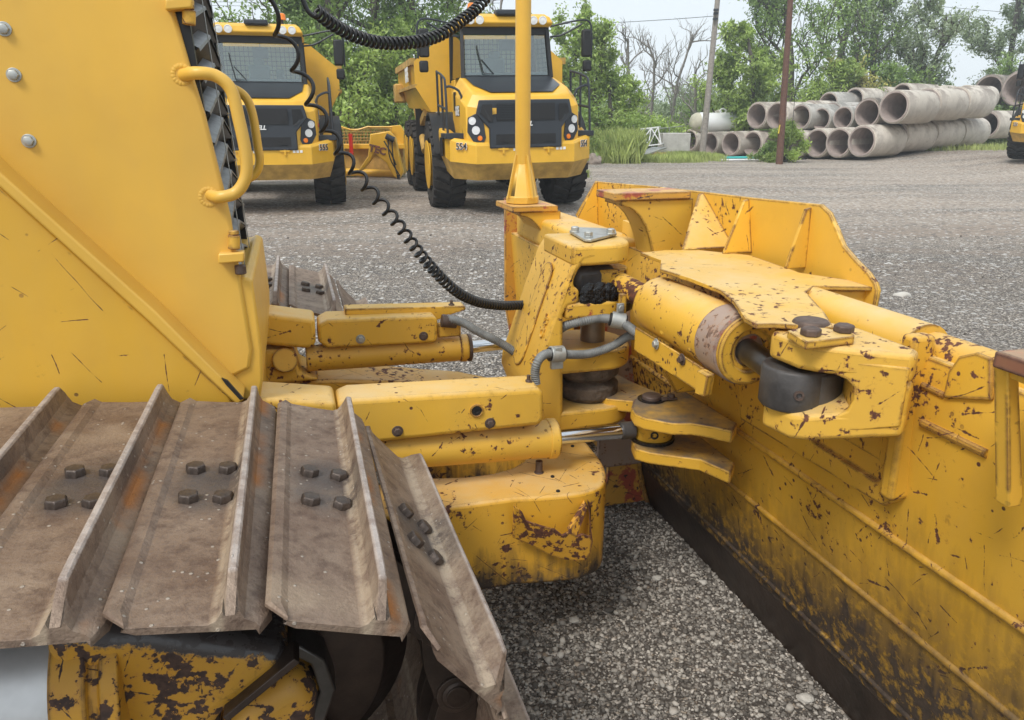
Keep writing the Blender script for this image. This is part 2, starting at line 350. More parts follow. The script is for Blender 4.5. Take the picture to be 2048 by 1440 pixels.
def shoe_mat():
    n = NT('worn track shoe steel')
    oi = n.nd('ShaderNodeObjectInfo'); ad = n.nd('ShaderNodeVectorMath', operation='ADD')
    sv = n.nd('ShaderNodeVectorMath', operation='SCALE'); n.lk(oi.outputs['Location'], sv.inputs[0]); sv.inputs['Scale'].default_value = 7.3
    n.lk(n.co.outputs['Object'], ad.inputs[0]); n.lk(sv.outputs[0], ad.inputs[1]); V = ad.outputs[0]
    a = n.noise(5, 6, .65, V); b = n.noise(28, 5, .7, V); c = n.noise(120, 3, .6, V)
    col = n.mix(n.step(a, .3, .7), (.150, .095, .066), (.30, .225, .168))
    col = n.mix(n.math('MULTIPLY', n.step(b, .46, .66), .75), col, (.10, .062, .045))
    col = n.mix(n.math('MULTIPLY', n.step(n.noise(3.5, 4, .6, V), .56, .68), .45), col, (.45, .35, .25))   # dried pale mud
    sp = n.nd('ShaderNodeSeparateXYZ'); n.lk(n.co.outputs['Object'], sp.inputs[0])
    # dark oil stain round the bolts
    dx = n.math('SUBTRACT', sp.outputs[0], .115); dy = n.math('SUBTRACT', sp.outputs[1], .0)
    d = n.math('ADD', n.math('MULTIPLY', n.math('MULTIPLY', dx, dx), 120), n.math('MULTIPLY', n.math('MULTIPLY', dy, dy), 55))
    d = n.math('ADD', d, n.math('MULTIPLY', n.math('SUBTRACT', n.noise(14, 5, .7, V), .5), 3.0))
    col = n.mix(n.math('MULTIPLY', n.step(d, 1.25, .1), .72), col, (.052, .050, .052))
    vv = n.voro(75, V); rc = n.nd('ShaderNodeSeparateColor'); n.lk(vv.outputs['Color'], rc.inputs[0])
    sk = n.math('MULTIPLY', n.step(vv.outputs['Distance'], .30, .2), n.step(rc.outputs[0], .90, .92))
    col = n.mix(n.math('MULTIPLY', sk, .7), col, (.47, .42, .36))
    # bright worn crest of the grouser, rust in its root
    col = n.mix(n.math('MULTIPLY', n.step(sp.outputs[2], .052, .0588), .75), col, n.mix(n.step(b, .4, .62), (.55, .50, .47), (.36, .30, .27)))
    rt = n.math('MULTIPLY', n.step(sp.outputs[0], .19, .202), n.step(sp.outputs[0], .228, .208))
    rt = n.math('MULTIPLY', rt, n.step(n.noise(4, 3, .6, V), .5, .62))
    col = n.mix(n.math('MULTIPLY', rt, n.step(sp.outputs[2], .03, .01)), col, (.33, .13, .035))
    pk = n.math('MULTIPLY', n.math('MULTIPLY', n.step(sp.outputs[0], .150, .158), n.step(sp.outputs[0], .176, .168)), n.step(n.noise(17, 5, .75, V), .40, .55))
    col = n.mix(n.math('MULTIPLY', pk, .65), col, (.46, .37, .27))
    h = n.math('ADD', n.math('MULTIPLY', b, .6), n.math('ADD', n.math('MULTIPLY', c, .35), n.math('MULTIPLY', sk, .35)))
    return n.fin(col, n.math('ADD', .38, n.math('MULTIPLY', b, .35)), .25, n.bump(h, .8, .008))
M['shoe'] = shoe_mat()
M['shoebolt'] = simple('dark track bolt', (.085, .066, .056), .45, .5, .45, 50, .5, 120, .003)
M['idler'] = simple('dark worn idler steel', (.05, .034, .026), .45, .4, .5, 7, .4, 40)

# ------------------------------------------------------------------ ground
def ground_mat():
    n = NT('crushed stone yard'); O = n.co.outputs['Object']
    wv = n.nd('ShaderNodeVectorMath', operation='ADD'); n.lk(O, wv.inputs[0])
    nz = n.nd('ShaderNodeTexNoise'); nz.inputs['Scale'].default_value = 40; n.lk(O, nz.inputs['Vector'])
    s2 = n.nd('ShaderNodeVectorMath', operation='SCALE'); n.lk(nz.outputs['Color'], s2.inputs[0]); s2.inputs['Scale'].default_value = .012
    n.lk(s2.outputs[0], wv.inputs[1]); V = wv.outputs[0]
    cols = []; hs = []
    for scl in (42, 88):
        v = n.voro(scl, V); r = n.nd('ShaderNodeSeparateColor'); n.lk(v.outputs['Color'], r.inputs[0])
        g = n.mix(n.math('POWER', r.outputs[0], 1.3), (.20, .178, .155), (.86, .79, .70))
        g = n.mix(n.math('MULTIPLY', n.step(r.outputs[1], .8, .82), .6), g, (.42, .33, .24))
        dk = n.step(v.outputs['Distance'], .62, .30)
        cols.append(n.mix(dk, (.07, .062, .055), g)); hs.append(n.math('MULTIPLY', dk, n.math('ADD', .4, r.outputs[2])))
        sel = r.outputs[2]
    pick = n.step(n.noise(25, 3, .6), .47, .55)
    col = n.mix(pick, cols[0], cols[1])
    # packed mud between the stone: browner low spots, wheel tracks further out
    st = n.noise(1, 5, .62, n.mapc((.10, .55, 1), (0, 0, .06)))
    pt = n.noise(.9, 6, .68, n.mapc(loc=(11, 3, 0)))
    sp = n.nd('ShaderNodeSeparateXYZ'); n.lk(O, sp.inputs[0])
    far = n.step(sp.outputs[1], 10, 17)
    mm = n.math('MULTIPLY', n.math('MAXIMUM', n.step(st, .42, .56), n.step(pt, .58, .7)), n.math('ADD', .12, n.math('MULTIPLY', far, .75)))
    fine = n.noise(60, 5, .75)
    mudc = n.mix(fine, (.22, .172, .138), (.54, .46, .38))
    band = n.noise(1, 6, .7, n.mapc((.16, .75, 1), (0, 0, -.1), loc=(3, 9, 0)))
    col = n.mix(n.math('MULTIPLY', n.step(band, .47, .56), n.math('MULTIPLY', n.step(sp.outputs[1], 7, 13), .75)), col, n.mix(fine, (.13, .096, .075), (.33, .26, .205)))
    pale = n.step(n.noise(.35, 5, .6, n.mapc((.5, 1.2, 1), loc=(5, 5, 5))), .62, .70)
    col = n.mix(mm, col, mudc)
    col = n.mix(n.math('MULTIPLY', pale, .35), col, (.40, .36, .31))
    near = n.step(sp.outputs[1], 5, 2)
    tan = n.step(n.noise(1.6, 4, .65, n.mapc(loc=(1, 8, 2))), .54, .66)
    col = n.mix(n.math('MULTIPLY', n.math('MULTIPLY', tan, near), .35), col, (.20, .145, .09))
    clod = n.noise(7, 6, .72, n.mapc((1, 1.6, 1)))
    col = n.mix(n.math('MULTIPLY', n.step(clod, .47, .60), n.math('MULTIPLY', far, .55)), col, (.62, .56, .49))
    spk = n.voro(16, V); rs = n.nd('ShaderNodeSeparateColor'); n.lk(spk.outputs['Color'], rs.inputs[0])
    col = n.mix(n.math('MULTIPLY', n.step(rs.outputs[0], .80, .84), n.math('MULTIPLY', n.step(spk.outputs['Distance'], .5, .3), n.step(sp.outputs[1], 4, 9))), col, (.66, .64, .61))
    col = n.mix(n.math('MULTIPLY', n.step(rs.outputs[1], .80, .84), n.math('MULTIPLY', n.step(sp.outputs[1], 4, 9), .6)), col, (.13, .12, .115))
    h = n.math('ADD', n.mix(pick, hs[0], hs[1]), n.math('MULTIPLY', n.noise(12, 4, .6), .5))
    h2 = n.math('MULTIPLY', h, n.math('SUBTRACT', 1.0, n.math('MULTIPLY', n.step(sp.outputs[1], 4, 12), .6)))
    bm_ = n.bump(h2, .7, .012)
    return n.fin(col, .9, 0, n.bump(clod, .5, .06, bm_), .2)
M['ground'] = ground_mat()
def gz(x, y):
    f = lambda q: np.clip(q, 0, 1) ** 2 * (3 - 2 * np.clip(q, 0, 1))
    return .42 * f((x - 14) / 8) * f((y - 17) / 9)
def ground():
    xs = np.r_[-900, -300, -100, np.linspace(-40, 60, 126), 100, 300, 900]
    ys = np.r_[-60, -20, np.linspace(-4, 60, 161), 100, 250, 600, 1500]
    X, Y = np.meshgrid(xs, ys)
    Z = .018 * np.sin(X * 1.3 + Y * .7) * np.sin(Y * .9 - X * .35) + .012 * np.sin(X * 2.9) * np.sin(Y * 3.1)
    Z *= np.clip((Y - 3) / 5, 0, 1) * np.clip((70 - Y) / 10, 0, 1) 
    Z = Z + gz(X, Y)
    v = np.stack([X, Y, Z], -1).reshape(-1, 3); nx = len(xs)
    mb = MB().add(v, [(j * nx + i, j * nx + i + 1, (j + 1) * nx + i + 1, (j + 1) * nx + i) for j in range(len(ys) - 1) for i in range(nx - 1)])
    o = mb.build('ground', M['ground'], sharp=180); o['kind'] = 'structure'
ground()
def gravel():
    n = NT('loose crushed stone'); at = n.nd('ShaderNodeAttribute'); at.attribute_name = 'tone'
    col = n.mix(at.outputs['Fac'], (.075, .066, .058), (.62, .575, .51))
    col = n.mix(n.math('MULTIPLY', n.noise(90, 4, .7), .5), col, (.16, .14, .12))
    n.fin(col, .85, 0, n.bump(n.noise(160, 3, .6), .4, .003), .3)
    ph = (1 + 5 ** .5) / 2
    ico = np.array([(-1, ph, 0), (1, ph, 0), (-1, -ph, 0), (1, -ph, 0), (0, -1, ph), (0, 1, ph), (0, -1, -ph), (0, 1, -ph), (ph, 0, -1), (ph, 0, 1), (-ph, 0, -1), (-ph, 0, 1)]) / 1.9
    F = np.array([(0, 11, 5), (0, 5, 1), (0, 1, 7), (0, 7, 10), (0, 10, 11), (1, 5, 9), (5, 11, 4), (11, 10, 2), (10, 7, 6), (7, 1, 8), (3, 9, 4), (3, 4, 2), (3, 2, 6), (3, 6, 8), (3, 8, 9), (4, 9, 5), (2, 4, 11), (6, 2, 10), (8, 6, 7), (9, 8, 1)])
    N = 46000
    # denser close to the camera's side of the machine
    s = rng.uniform(-.2, 1.75, 34000); t = 1.2 + 2.6 * rng.random(34000)
    xy = np.outer(s, DV[:2]) + np.outer(t, GV[:2])
    y2 = 3.4 + 9 * rng.random(N - 34000) ** 1.6; x2 = (rng.random(N - 34000) - .42) * y2 * 1.5
    xy = np.vstack([xy, np.stack([x2, y2], 1)])
    sz = .0042 + .006 * rng.random(N) ** 2 + .011 * (rng.random(N) > .96) * rng.random(N) ** 1.5
    sz[34000:] *= 1.25
    base = ico[None] * (1 + .6 * (rng.random((N, 12, 1)) - .5)) * (.5 + .8 * rng.random((N, 1, 3)))
    q = rng.normal(size=(N, 4)); q /= np.linalg.norm(q, axis=1)[:, None]; w, x, y, z = q.T
    Rm = np.stack([1 - 2 * (y * y + z * z), 2 * (x * y - z * w), 2 * (x * z + y * w), 2 * (x * y + z * w), 1 - 2 * (x * x + z * z), 2 * (y * z - x * w), 2 * (x * z - y * w), 2 * (y * z + x * w), 1 - 2 * (x * x + y * y)], 1).reshape(N, 3, 3)
    v = np.einsum('nij,nkj->nki', Rm, base) * sz[:, None, None]
    v[:, :, 2] *= .75; v[:, :, :2] += xy[:, None, :]; v[:, :, 2] += (sz * .35)[:, None]
    me = bpy.data.meshes.new('loose_gravel')
    f = (F[None] + (np.arange(N) * 12)[:, None, None]).reshape(-1, 3)
    me.vertices.add(N * 12); me.vertices.foreach_set('co', v.reshape(-1)); me.loops.add(len(f) * 3); me.loops.foreach_set('vertex_index', f.reshape(-1).astype(np.int32))
    me.polygons.add(len(f)); me.polygons.foreach_set('loop_start', (np.arange(len(f)) * 3).astype(np.int32)); me.update(calc_edges=True)
    a = me.attributes.new('tone', 'FLOAT', 'POINT'); a.data.foreach_set('value', np.repeat(rng.random(N) ** 1.3, 12).astype(np.float32))
    me.materials.append(n.m)
    o = bpy.data.objects.new('loose_gravel', me); COL.objects.link(o)
    tag(o, 'loose grey crushed stone scattered over the yard beside the bulldozer', 'gravel', kind='stuff')
gravel()

# ================================================================== BULLDOZER
TC = 2.585                                        # its centre line
BB = A(-0.6, TC, 0)
dz = empty('bulldozer', 'yellow crawler bulldozer in the foreground with rusty tracks and a scratched wide blade', 'bulldozer', BB[0] * DV + BB[1] * GV, AZ, base=BB)
def B(mb, name, mat, parent=dz, **k): return mb.build(name, M[mat] if isinstance(mat, str) else mat, parent, **k)

# ---- track shoes
T0, T1 = 1.05, 2.03; TM = (T0 + T1) / 2; HW = (T1 - T0) / 2
def shoe_mesh():
    mb = MB()
    # profile (x, z) of plate with raised leading lip, ridge, trailing lip
    up = [(0, .007), (.008, .011), (.024, .009), (.036, .0015), (.045, 0), (.1, 0), (.150, 0), (.162, .006), (.170, .020), (.1745, .056), (.178, .0585), (.186, .0585), (.1895, .055), (.194, .02), (.203, .004), (.22, -.004), (.238, -.013), (.243, -.02)]
    lo = [(.243, -.028), (.22, -.016), (.16, -.013), (.05, -.013), (.03, -.004), (.0, .002)]
    prof = up + lo; n = len(prof)
    ys = [-HW, -HW + .035, -HW + .06, -HW + .11, 0, HW - .06, HW - .03, HW]
    v = []
    for j, y in enumerate(ys):
        for x, z in prof:
            zz = z; yy = y; xx = x
            if z > .02:                             # the ridge ends are cut back at a slope
                if j == 0: zz = .012
                if j == 1: zz = min(z, .040)
                if j == len(ys) - 1: zz = min(z, .03)
            if j == 0: xx = max(x, .035) if x < .03 else min(x, .225)
            if j == len(ys) - 1: xx = max(x, .02) if x < .02 else min(x, .235)
            v.append((xx, yy + .0015 * math.sin(31 * x + j), zz + .0012 * math.sin(57 * y + 90 * x)))
    f = [(j * n + i, j * n + (i + 1) % n, (j + 1) * n + (i + 1) % n, (j + 1) * n + i) for j in range(len(ys) - 1) for i in range(n)]
    f += [tuple(range(n)), tuple(range((len(ys) - 1) * n, len(ys) * n))]
    return mb.add(v, f)
def bolt_mesh(k):
    mb = MB(); r = .021
    mb.lathe((0, 0, 0), (0, 0, 1), [(-.004, r * 1.02), (.012, r), (.0165, r * .86), (.0175, r * .4)], 6)
    v = np.vstack(mb.v); c, s_ = math.cos(k), math.sin(k)
    v = v @ np.array([[c, -s_, 0], [s_, c, 0], [0, 0, 1]]).T; mb.v = [v]; return mb
shoe_o = shoe_mesh().build('track_shoe', M['shoe'], base=(0, 0, 0), bevel=.0022, sharp=16); shoe_o.parent = dz; shoe_o['_b'] = [0, 0, 0]
for i, (x, y) in enumerate(((.078, .055), (.078, -.080), (.143, .052), (.143, -.085))):
    b = bolt_mesh(.3 + i * .9).build('bolt', M['shoebolt'], shoe_o, bevel=.0012, sharp=30); b.location = (x, y, 0)
# path of the leading lips of the shoes: (s, z, pitch angle down)
path = [(-1.02, 1.118, 2), (-.795, 1.116, 2), (-.565, 1.108, 4), (-.335, 1.089, 6.5), (-.100, 1.062, 15), (.135, .972, 50), (.272, .808, 78), (.315, .585, 96), (.29, .36, 118), (.18, .17, 150), (-.03, .065, 177)]
index_kids()
shoes = []
for k, (s_, z_, a_) in enumerate(path):
    o = shoe_o if k == 0 else copy_tree(shoe_o, dz)
    o.location = Vector((s_ - BB[0], TM - BB[1], z_)); o.rotation_euler = (0, R(a_), R([0, .3, -.2, .3, -.4, .8, 0, 0, 0, 0, 0][k])); shoes.append(o)
for k, (s_, z_, a_) in enumerate(path[:8]):       # far track
    o = copy_tree(shoe_o, dz); o.location = Vector((s_ + .03 - BB[0], 2 * TC - TM - BB[1] + .03, z_ - .005)); o.rotation_euler = (0, R(a_), 0)
# ---- track links under the shoes, both tracks
def link_mesh():
    mb = MB()
    for y in (-.20, -.07):
        mb.prism([(-.02, y, -.015), (.19, y, -.015), (.235, y, -.05), (.24, y, -.085), (.2, y, -.115), (.12, y, -.118), (.04, y, -.105), (-.02, y, -.09), (-.05, y, -.06)], (0, .045, 0))
    for x in (.0, .21):
        mb.cyl((x, -.215, -.065), (x, -.01, -.065), .026, n=16)
        mb.lathe((x, -.2, -.065), (0, -1, 0), [(0, .046), (.006, .046), (.007, .036), (.0055, .034), (.012, .022), (.014, .02)], 20)
    return mb
lk0 = link_mesh().build('track_link', M['idler'], base=(0, 0, 0), bevel=.004); lk0.parent = dz; lk0['_b'] = [0, 0, 0]
for k, (s_, z_, a_) in enumerate(path):
    o = lk0 if k == 0 else copy_tree(lk0, dz)
    o.location = Vector((s_ - BB[0], TM - BB[1], z_)); o.rotation_euler = (0, R(a_), 0)
# ---- idler and track roller frame
idl = MB().lathe((-.17, 1.76, .62), (0, -1, 0), [(0, .30), (.03, .33), (.07, .335), (.10, .345), (.20, .345), (.24, .30), (.28, .28), (.30, .18), (.31, .11), (.34, .10)], 56)
B(idl, 'idler_wheel', 'idler', bevel=.004)
def pp(lst, **k): return [P(u, v, **k) for u, v in lst]
fr = MB().prism(pp([(85, 1262), (300, 1262), (560, 1305), (590, 1328), (560, 1362), (500, 1402), (430, 1448), (400, 1560), (95, 1560), (88, 1400)], t=1.30), (0, .30, 0))
fro = B(fr, 'track_frame', 'frame', bevel=.045, segs=5)
B(MB().prism(pp([(600, 1326), (455, 1445), (445, 1436), (588, 1318)], t=1.27), (0, .06, 0)), 'edge_flange', 'idler', fro, bevel=.002)
B(MB().prism(pp([(590, 1350), (640, 1400), (640, 1470), (560, 1600), (420, 1600), (440, 1450)], t=1.34), (0, .2, 0)), 'nose_housing', 'frame', fro, bevel=.05, segs=5)
B(MB().prism(pp([(588, 1285), (650, 1320), (672, 1380), (640, 1470), (700, 1540), (720, 1600), (690, 1600), (664, 1535), (610, 1470), (640, 1385), (622, 1330), (560, 1300)], t=1.36), (0, .08, 0)), 'idler_bracket', 'steel', fro, bevel=.005)
cy = P(45, 1420, t=1.45)
B(MB().cyl((-1.2, 1.45, .72), (-.50, 1.45, .72), .205, n=48), 'recoil_cylinder', 'brushed', fro)
B(MB().lathe((-.50, 1.45, .72), (1, 0, 0), [(0, .212), (.06, .214), (.065, .20), (.08, .2), (.085, .212), (.115, .212)], 48), 'cylinder_collar', 'frame', fro, bevel=.003)
B(MB().box((-1.4, 1.72, .30), (-.1, 2.0, .80)), 'track_frame_beam', 'cast')
B(MB().box((-1.4, 2 * TC - 1.72 - .28, .30), (-.1, 2 * TC - 1.72, .80)), 'track_frame_beam', 'cast')

# ---- hull: side panel, diagonal guard, front of the hood
TP = 2.15
side = MB().prism(pp([(-420, -260), (345, -260), (342, 0), (385, 150), (410, 230), (460, 430), (480, 550), (505, 700), (500, 738), (470, 752), (-420, 900)], t=TP), (0, .03, 0))
so = B(side, 'hood_side', 'hood', bevel=.010, segs=3)
for u, v in ((8, 58), (28, 150), (58, 282)):
    q = P(u, v, t=TP); mb = MB().lathe(q, (0, -1, 0), [(0, .0165), (.003, .0165)], 24); mb.lathe(q + A(0, -.003, 0), (0, -1, 0), [(0, .0125), (.009, .0125), (.0105, .0095)], 6)
    B(mb, 'bolt', 'zinc', so, bevel=.001)
def weld(mb, c, r, n=17):
    for k in range(n):
        a = 2 * math.pi * k / n; mb.lathe(A(c[0] + r * math.cos(a), c[1] + .002, c[2] + r * math.sin(a)), (0, -1, 0), [(0, .007), (.003, .006), (.0045, .002)], 8)
def handle(T, name, pts, par):
    p = [P(u, v, t=T) for u, v in pts]
    p[0] = p[0] + A(0, .05, 0); p[-1] = p[-1] + A(0, .05, 0)
    h = B(MB().tube(smooth_path(p, 8), .0155, 16), name, 'hood', par)
    return h
h1 = handle(TP - .045, 'grab_handle', [(362, 148), (392, 146), (432, 152), (462, 180), (478, 240), (492, 310), (491, 355), (472, 385), (440, 394), (418, 394)], so)
for w_ in ((364, 149), (418, 394)): mb = MB(); weld(mb, P(*w_, t=TP), .021); B(mb, 'weld_bead', 'hood', so)
# diagonal guard plate lower left: thick plate with a rolled edge
gd = MB().prism(pp([(-420, -25), (0, 372), (300, 644), (455, 786), (468, 812), (420, 900), (-420, 900)], t=2.07), (0, .03, 0))
go = B(gd, 'side_guard', 'fender', bevel=.006)
B(MB().prism([P(-420, -62, t=2.05), P(0, 345, t=2.05), P(308, 620, t=2.05), P(488, 800, t=2.05), P(474, 812, t=2.05), P(300, 646, t=2.05), P(0, 375, t=2.05), P(-420, -28, t=2.05)], (0, .11, 0)), 'guard_edge', 'hood', go, bevel=.006, segs=3)
mb = MB(); mb.prism(pp([(443, 757), (455, 762), (487, 798), (480, 800), (452, 770)], t=2.045), (0, .01, 0)); B(mb, 'rubber_seal', 'black', go)
# hood volume and nose below the louvres
B(MB().prism([A(-2.6, TP + .04, .85), A(-.42, TP + .04, .85), A(-.42, TP + .04, 2.5), A(-2.6, TP + .04, 2.5)], (0, .80, 0)), 'engine_hood', 'hood', bevel=.02)
B(MB().prism([P(u, v, t=TP + .01) for u, v in ((150, 560), (478, 560), (487, 552), (505, 560), (524, 700), (526, 760), (520, 800), (150, 800))], (0, .83, 0)), 'nose_casting', 'hood', bevel=.012, segs=3)
fx = MB().prism([A(-.42, 2.20, .8), A(-.17, 2.20, .8), A(-.14, 2.20, 1.28), A(-.42, 2.20, 1.3)], (0, .77, 0)); B(fx, 'front_frame', 'hood', bevel=.01)
# louvred radiator guard: frame, vanes, wire mesh, seen edge on
GT0, GT1 = TP + .06, TP + .80
def gs(z): return -.222 + (2.08 - z) * .048          # face leans forward toward its foot
mb = MB()
mb.add([(gs(1.25) - .058, GT0 - .03, 1.25), (gs(2.45) - .058, GT0 - .03, 2.45), (gs(2.45) - .058, GT1, 2.45), (gs(1.25) - .058, GT1, 1.25)], [(0, 1, 2, 3)])
for t_ in (GT0 - .04, GT1 - .02): mb.prism([(gs(1.25) - .06, t_, 1.25), (gs(1.25), t_, 1.25), (gs(2.45), t_, 2.45), (gs(2.45) - .06, t_, 2.45)], (0, .025, 0))
lg = B(mb, 'radiator_guard', 'grille')
for k in range(15):
    z = 1.30 + .078 * k; mb = MB(); x = gs(z)
    tm = (GT0 + GT1) / 2; mb2 = MB()
    for ta, tb, za, zb in ((GT0, tm, z - .03, z + .035), (tm, GT1, z + .035, z - .03)):
        mb.add([(x - .055, ta, za - .05), (x + .004, ta, za), (x - .055, tb, zb - .05), (x + .004, tb, zb)], [(0, 1, 3, 2)])
        mb2.add([(x - .022, ta, za + .018), (x + .010, ta, za + .004), (x + .012, ta, za - .004), (x - .022, tb, zb + .018), (x + .010, tb, zb + .004), (x + .012, tb, zb - .004)], [(0, 1, 4, 3), (1, 2, 5, 4)])
    vn = B(mb, 'louvre_vane', 'grille', lg, smooth=False); B(mb2, 'vane_edge', 'louvre', lg, smooth=False)
mb = MB()
for t_ in (GT0 + .18, GT0 + .50): mb = MB().cyl((gs(1.25) + .02, t_, 1.25), (gs(2.45) + .02, t_, 2.45), .0016, n=6); B(mb, 'guard_wire', 'zinc', lg)
h2 = handle(TP + .80, 'grab_handle', [(425, 160), (450, 170), (487, 190), (504, 225), (515, 290), (519, 325), (508, 350), (480, 362), (440, 362)], lg)
# hinges of the guard
for (u0, v0, u1, v1, nut) in ((436, 505, 488, 528, (468, 470, 498)), (330, -6, 384, 20, (378, 20, 50))):
    p = [P(u0, v0 + 3, t=TP - .035), P(u1, v0, t=TP - .035), P(u1, v1 - 4, t=TP - .035), P(u0, v1, t=TP - .035)]
    hn = B(MB().prism(p, (0, .05, 0)), 'hinge', 'hood', so, bevel=.004)
    c0, c1 = P(nut[0], nut[1], t=TP - .01), P(nut[0], nut[2], t=TP - .01)
    mb = MB().cyl(c0, c1, .0155, n=20); mb.cyl(c0 + A(0, 0, .001), c0 + A(0, 0, .012), .013, n=20); B(mb, 'hinge_pin', 'yel', hn, bevel=.002)
    if v0 > 0: B(MB().cyl(P(480, 530, t=TP - .01), P(482, 548, t=TP - .01), .015), 'hinge_pin', 'bolt', hn, bevel=.003)

# ---- push frame (C frame)
ZT, ZB = .628, .30
out = [(-.75, 2.10), (.60, 2.10), (.72, 2.08), (.82, 2.075), (.90, 2.10), (.95, 2.17), (.98, 2.28), (.99, 2.44)]
inn = [(-.75, 2.33), (.36, 2.325), (.48, 2.30), (.58, 2.30), (.65, 2.32), (.71, 2.365), (.75, 2.42), (.765, 2.47)]
sm = smooth_path([A(a_, b_, 0) for a_, b_ in out[1:]], 5); out = [out[0]] + [(q[0], q[1]) for q in sm]; nh = len(out) - 1
poly = [A(s_, t_, ZB) for s_, t_ in out] + [A(s_, 2 * TC - t_, ZB) for s_, t_ in out[::-1]][:nh] + [A(.40, 2 * TC - 2.10, ZB), A(.40, 2 * TC - 2.33, ZB)] + [A(s_, 2 * TC - t_, ZB) for s_, t_ in inn[2:]] + [A(s_, t_, ZB) for s_, t_ in inn[::-1]]
cf = B(MB().prism(poly, (0, 0, ZT - ZB)), 'push_frame', 'cframe', bevel=.012, segs=3)
B(MB().prism([A(-.35, 2.87, .86), A(.10, 2.87, .825), A(.30, 2.87, .80), (.62, 2.87, .745), (.80, 2.87, .69), (.84, 2.87, .45), (-.35, 2.87, .40)], (0, .22, 0)), 'push_arm', 'cframe', cf, bevel=.012)
tr = MB().prism([P(503, 700, t=2.84), P(585, 700, t=2.84), P(592, 720, t=2.84), P(600, 745, t=2.84), P(640, 760, t=2.84), P(503, 775, t=2.84)], (0, .25, 0)); tro = B(tr, 'trunnion_bracket', 'yel', cf, bevel=.012)
B(MB().cyl(P(570, 720, t=2.845), P(570, 720, t=2.825), .047, n=36), 'pivot_pin', 'yel', tro, bevel=.003)
for u, v in ((1078, 945), (952, 775)):
    mb = MB(); q = P(u, v, z=ZT if v > 800 else .70); mb.cyl(q - A(0, 0, .02), q + A(0, 0, .045), .0125, n=18); mb.cyl(q - A(0, 0, .02), q + A(0, 0, .004), .017, n=14)
    B(mb, 'pipe_stub', 'bolt', cf, bevel=.002)
for u, v in ((1145, 893), (1116, 983), (1105, 954)):
    q = P(u, v, z=ZT); mb = MB().lathe(q, (0, 0, 1), [(0, .007), (.004, .007), (.006, .004)], 8)
    B(mb, 'plug', 'black', cf)
# torn step pocket on the nose of the frame
base_o = [P(u, v, t=2.055) for u, v in ((1028, 1012), (1045, 1022), (1052, 1031), (1080, 1036), (1108, 1040), (1122, 1050), (1133, 1042), (1150, 1052), (1160, 1046), (1176, 1052), (1180, 1060), (1176, 1085), (1168, 1104), (1150, 1110), (1120, 1108), (1090, 1100), (1060, 1086), (1026, 1076))]
d_ = [0, .01, .035, .05, .06, .065, .07, .065, .07, .065, .07, .065, .05, .035, .03, .02, .01, 0]
front = [p - A(.25 * q, q, 0) for p, q in zip(base_o, d_)]; back = [p - A(.25 * q, q - .010, 0) for p, q in zip(base_o, d_)]
n_ = len(front); mb = MB().add(front + back, [tuple(range(n_)), tuple(range(n_, 2 * n_))[::-1]] + [(i, (i + 1) % n_, n_ + (i + 1) % n_, n_ + i) for i in range(n_)])
mb.prism([front[11], P(1180, 1085, t=2.06), P(1182, 1015, t=2.07), P(1176, 1000, t=2.07), front[10]], (0, .008, 0))
mb.prism([front[6], P(1172, 1008, t=2.05), P(1176, 1014, t=2.05), front[7]], (.004, .03, 0))
B(mb, 'torn_step_pocket', 'pocket', cf, bevel=.002)
mb = MB()
for (u, v, w_) in ((945, 948, .17), (1004, 940, .08)):
    q = P(u, v, z=.2); mb.box(q - A(.02, .05, .03), q + A(w_ - .02, .09, .0))
q = P(915, 950, z=.2); mb.box(q - A(.05, .03, .06), q + A(.05, .05, .0)); mb.cyl(q + A(.05, -.02, -.03), q + A(.1, .0, -.03), .02)
B(mb, 'lower_skid_plate', 'bolt', cf, bevel=.003)

# ---- hydraulic angle cylinders with guards
def angle_cyl(T, base_l, tip, rod_end, rb, side_px, hosecover):
    a = P(*base_l, t=T); b = P(*tip, t=T); c = P(*rod_end, t=T)
    mb = MB().cyl(a, b, rb, n=44); d = (b - a) / np.linalg.norm(b - a)
    mb.lathe(b - d * .035, d, [(0, rb + .004), (.03, rb + .004), (.035, rb - .003), (.037, .034), (.035, .03)], 44)
    ob = B(mb, 'angle_cylinder', 'yel', bevel=.002)
    B(MB().cyl(b - d * .02, c, .0255, n=32), 'piston_rod', 'chrome', ob)
    return ob, a, b, c, d
ac, a, b, c, d = angle_cyl(2.27, (700, 905), (1112, 876), (1262, 861), .066, None, None)
def guard(T, pts_side, wid, name, par):       # folded plate: vertical side, rounded fold, top
    mb = MB().prism([P(u, v, t=T) for u, v in pts_side], (0, wid, 0)); return B(mb, name, 'yel', par, bevel=.016, segs=4)
g1 = guard(2.185, [(672, 812), (700, 800), (1078, 778), (1088, 786), (1090, 838), (1080, 852), (735, 889), (690, 850)], .155, 'cylinder_guard', ac)
g2 = guard(2.165, [(500, 796), (672, 806), (674, 850), (640, 862), (500, 850)], .17, 'cylinder_guard', ac)
for u, v, r_ in ((795, 862, .014), (980, 846, .014)):
    q = P(u, v, t=2.185); mb = MB().lathe(q, (0, -1, 0), [(0, .018), (.003, .018)], 24); mb.hexa(q + A(0, -.003, 0), (0, -1, 0), .0125, .009); B(mb, 'bolt', 'bolt', g1, bevel=.001)
q = P(953, 821, t=2.185); B(MB().lathe(q, (0, -1, 0), [(0, .022), (.006, .022), (.0065, .017), (.001, .016)], 32), 'grommet', 'yel', g1, bevel=.001)
B(MB().lathe(q, (0, -1, 0), [(0, .0165), (.0035, .0165), (.004, .008), (.0025, .007)], 24), 'port_plug', 'black', g1)
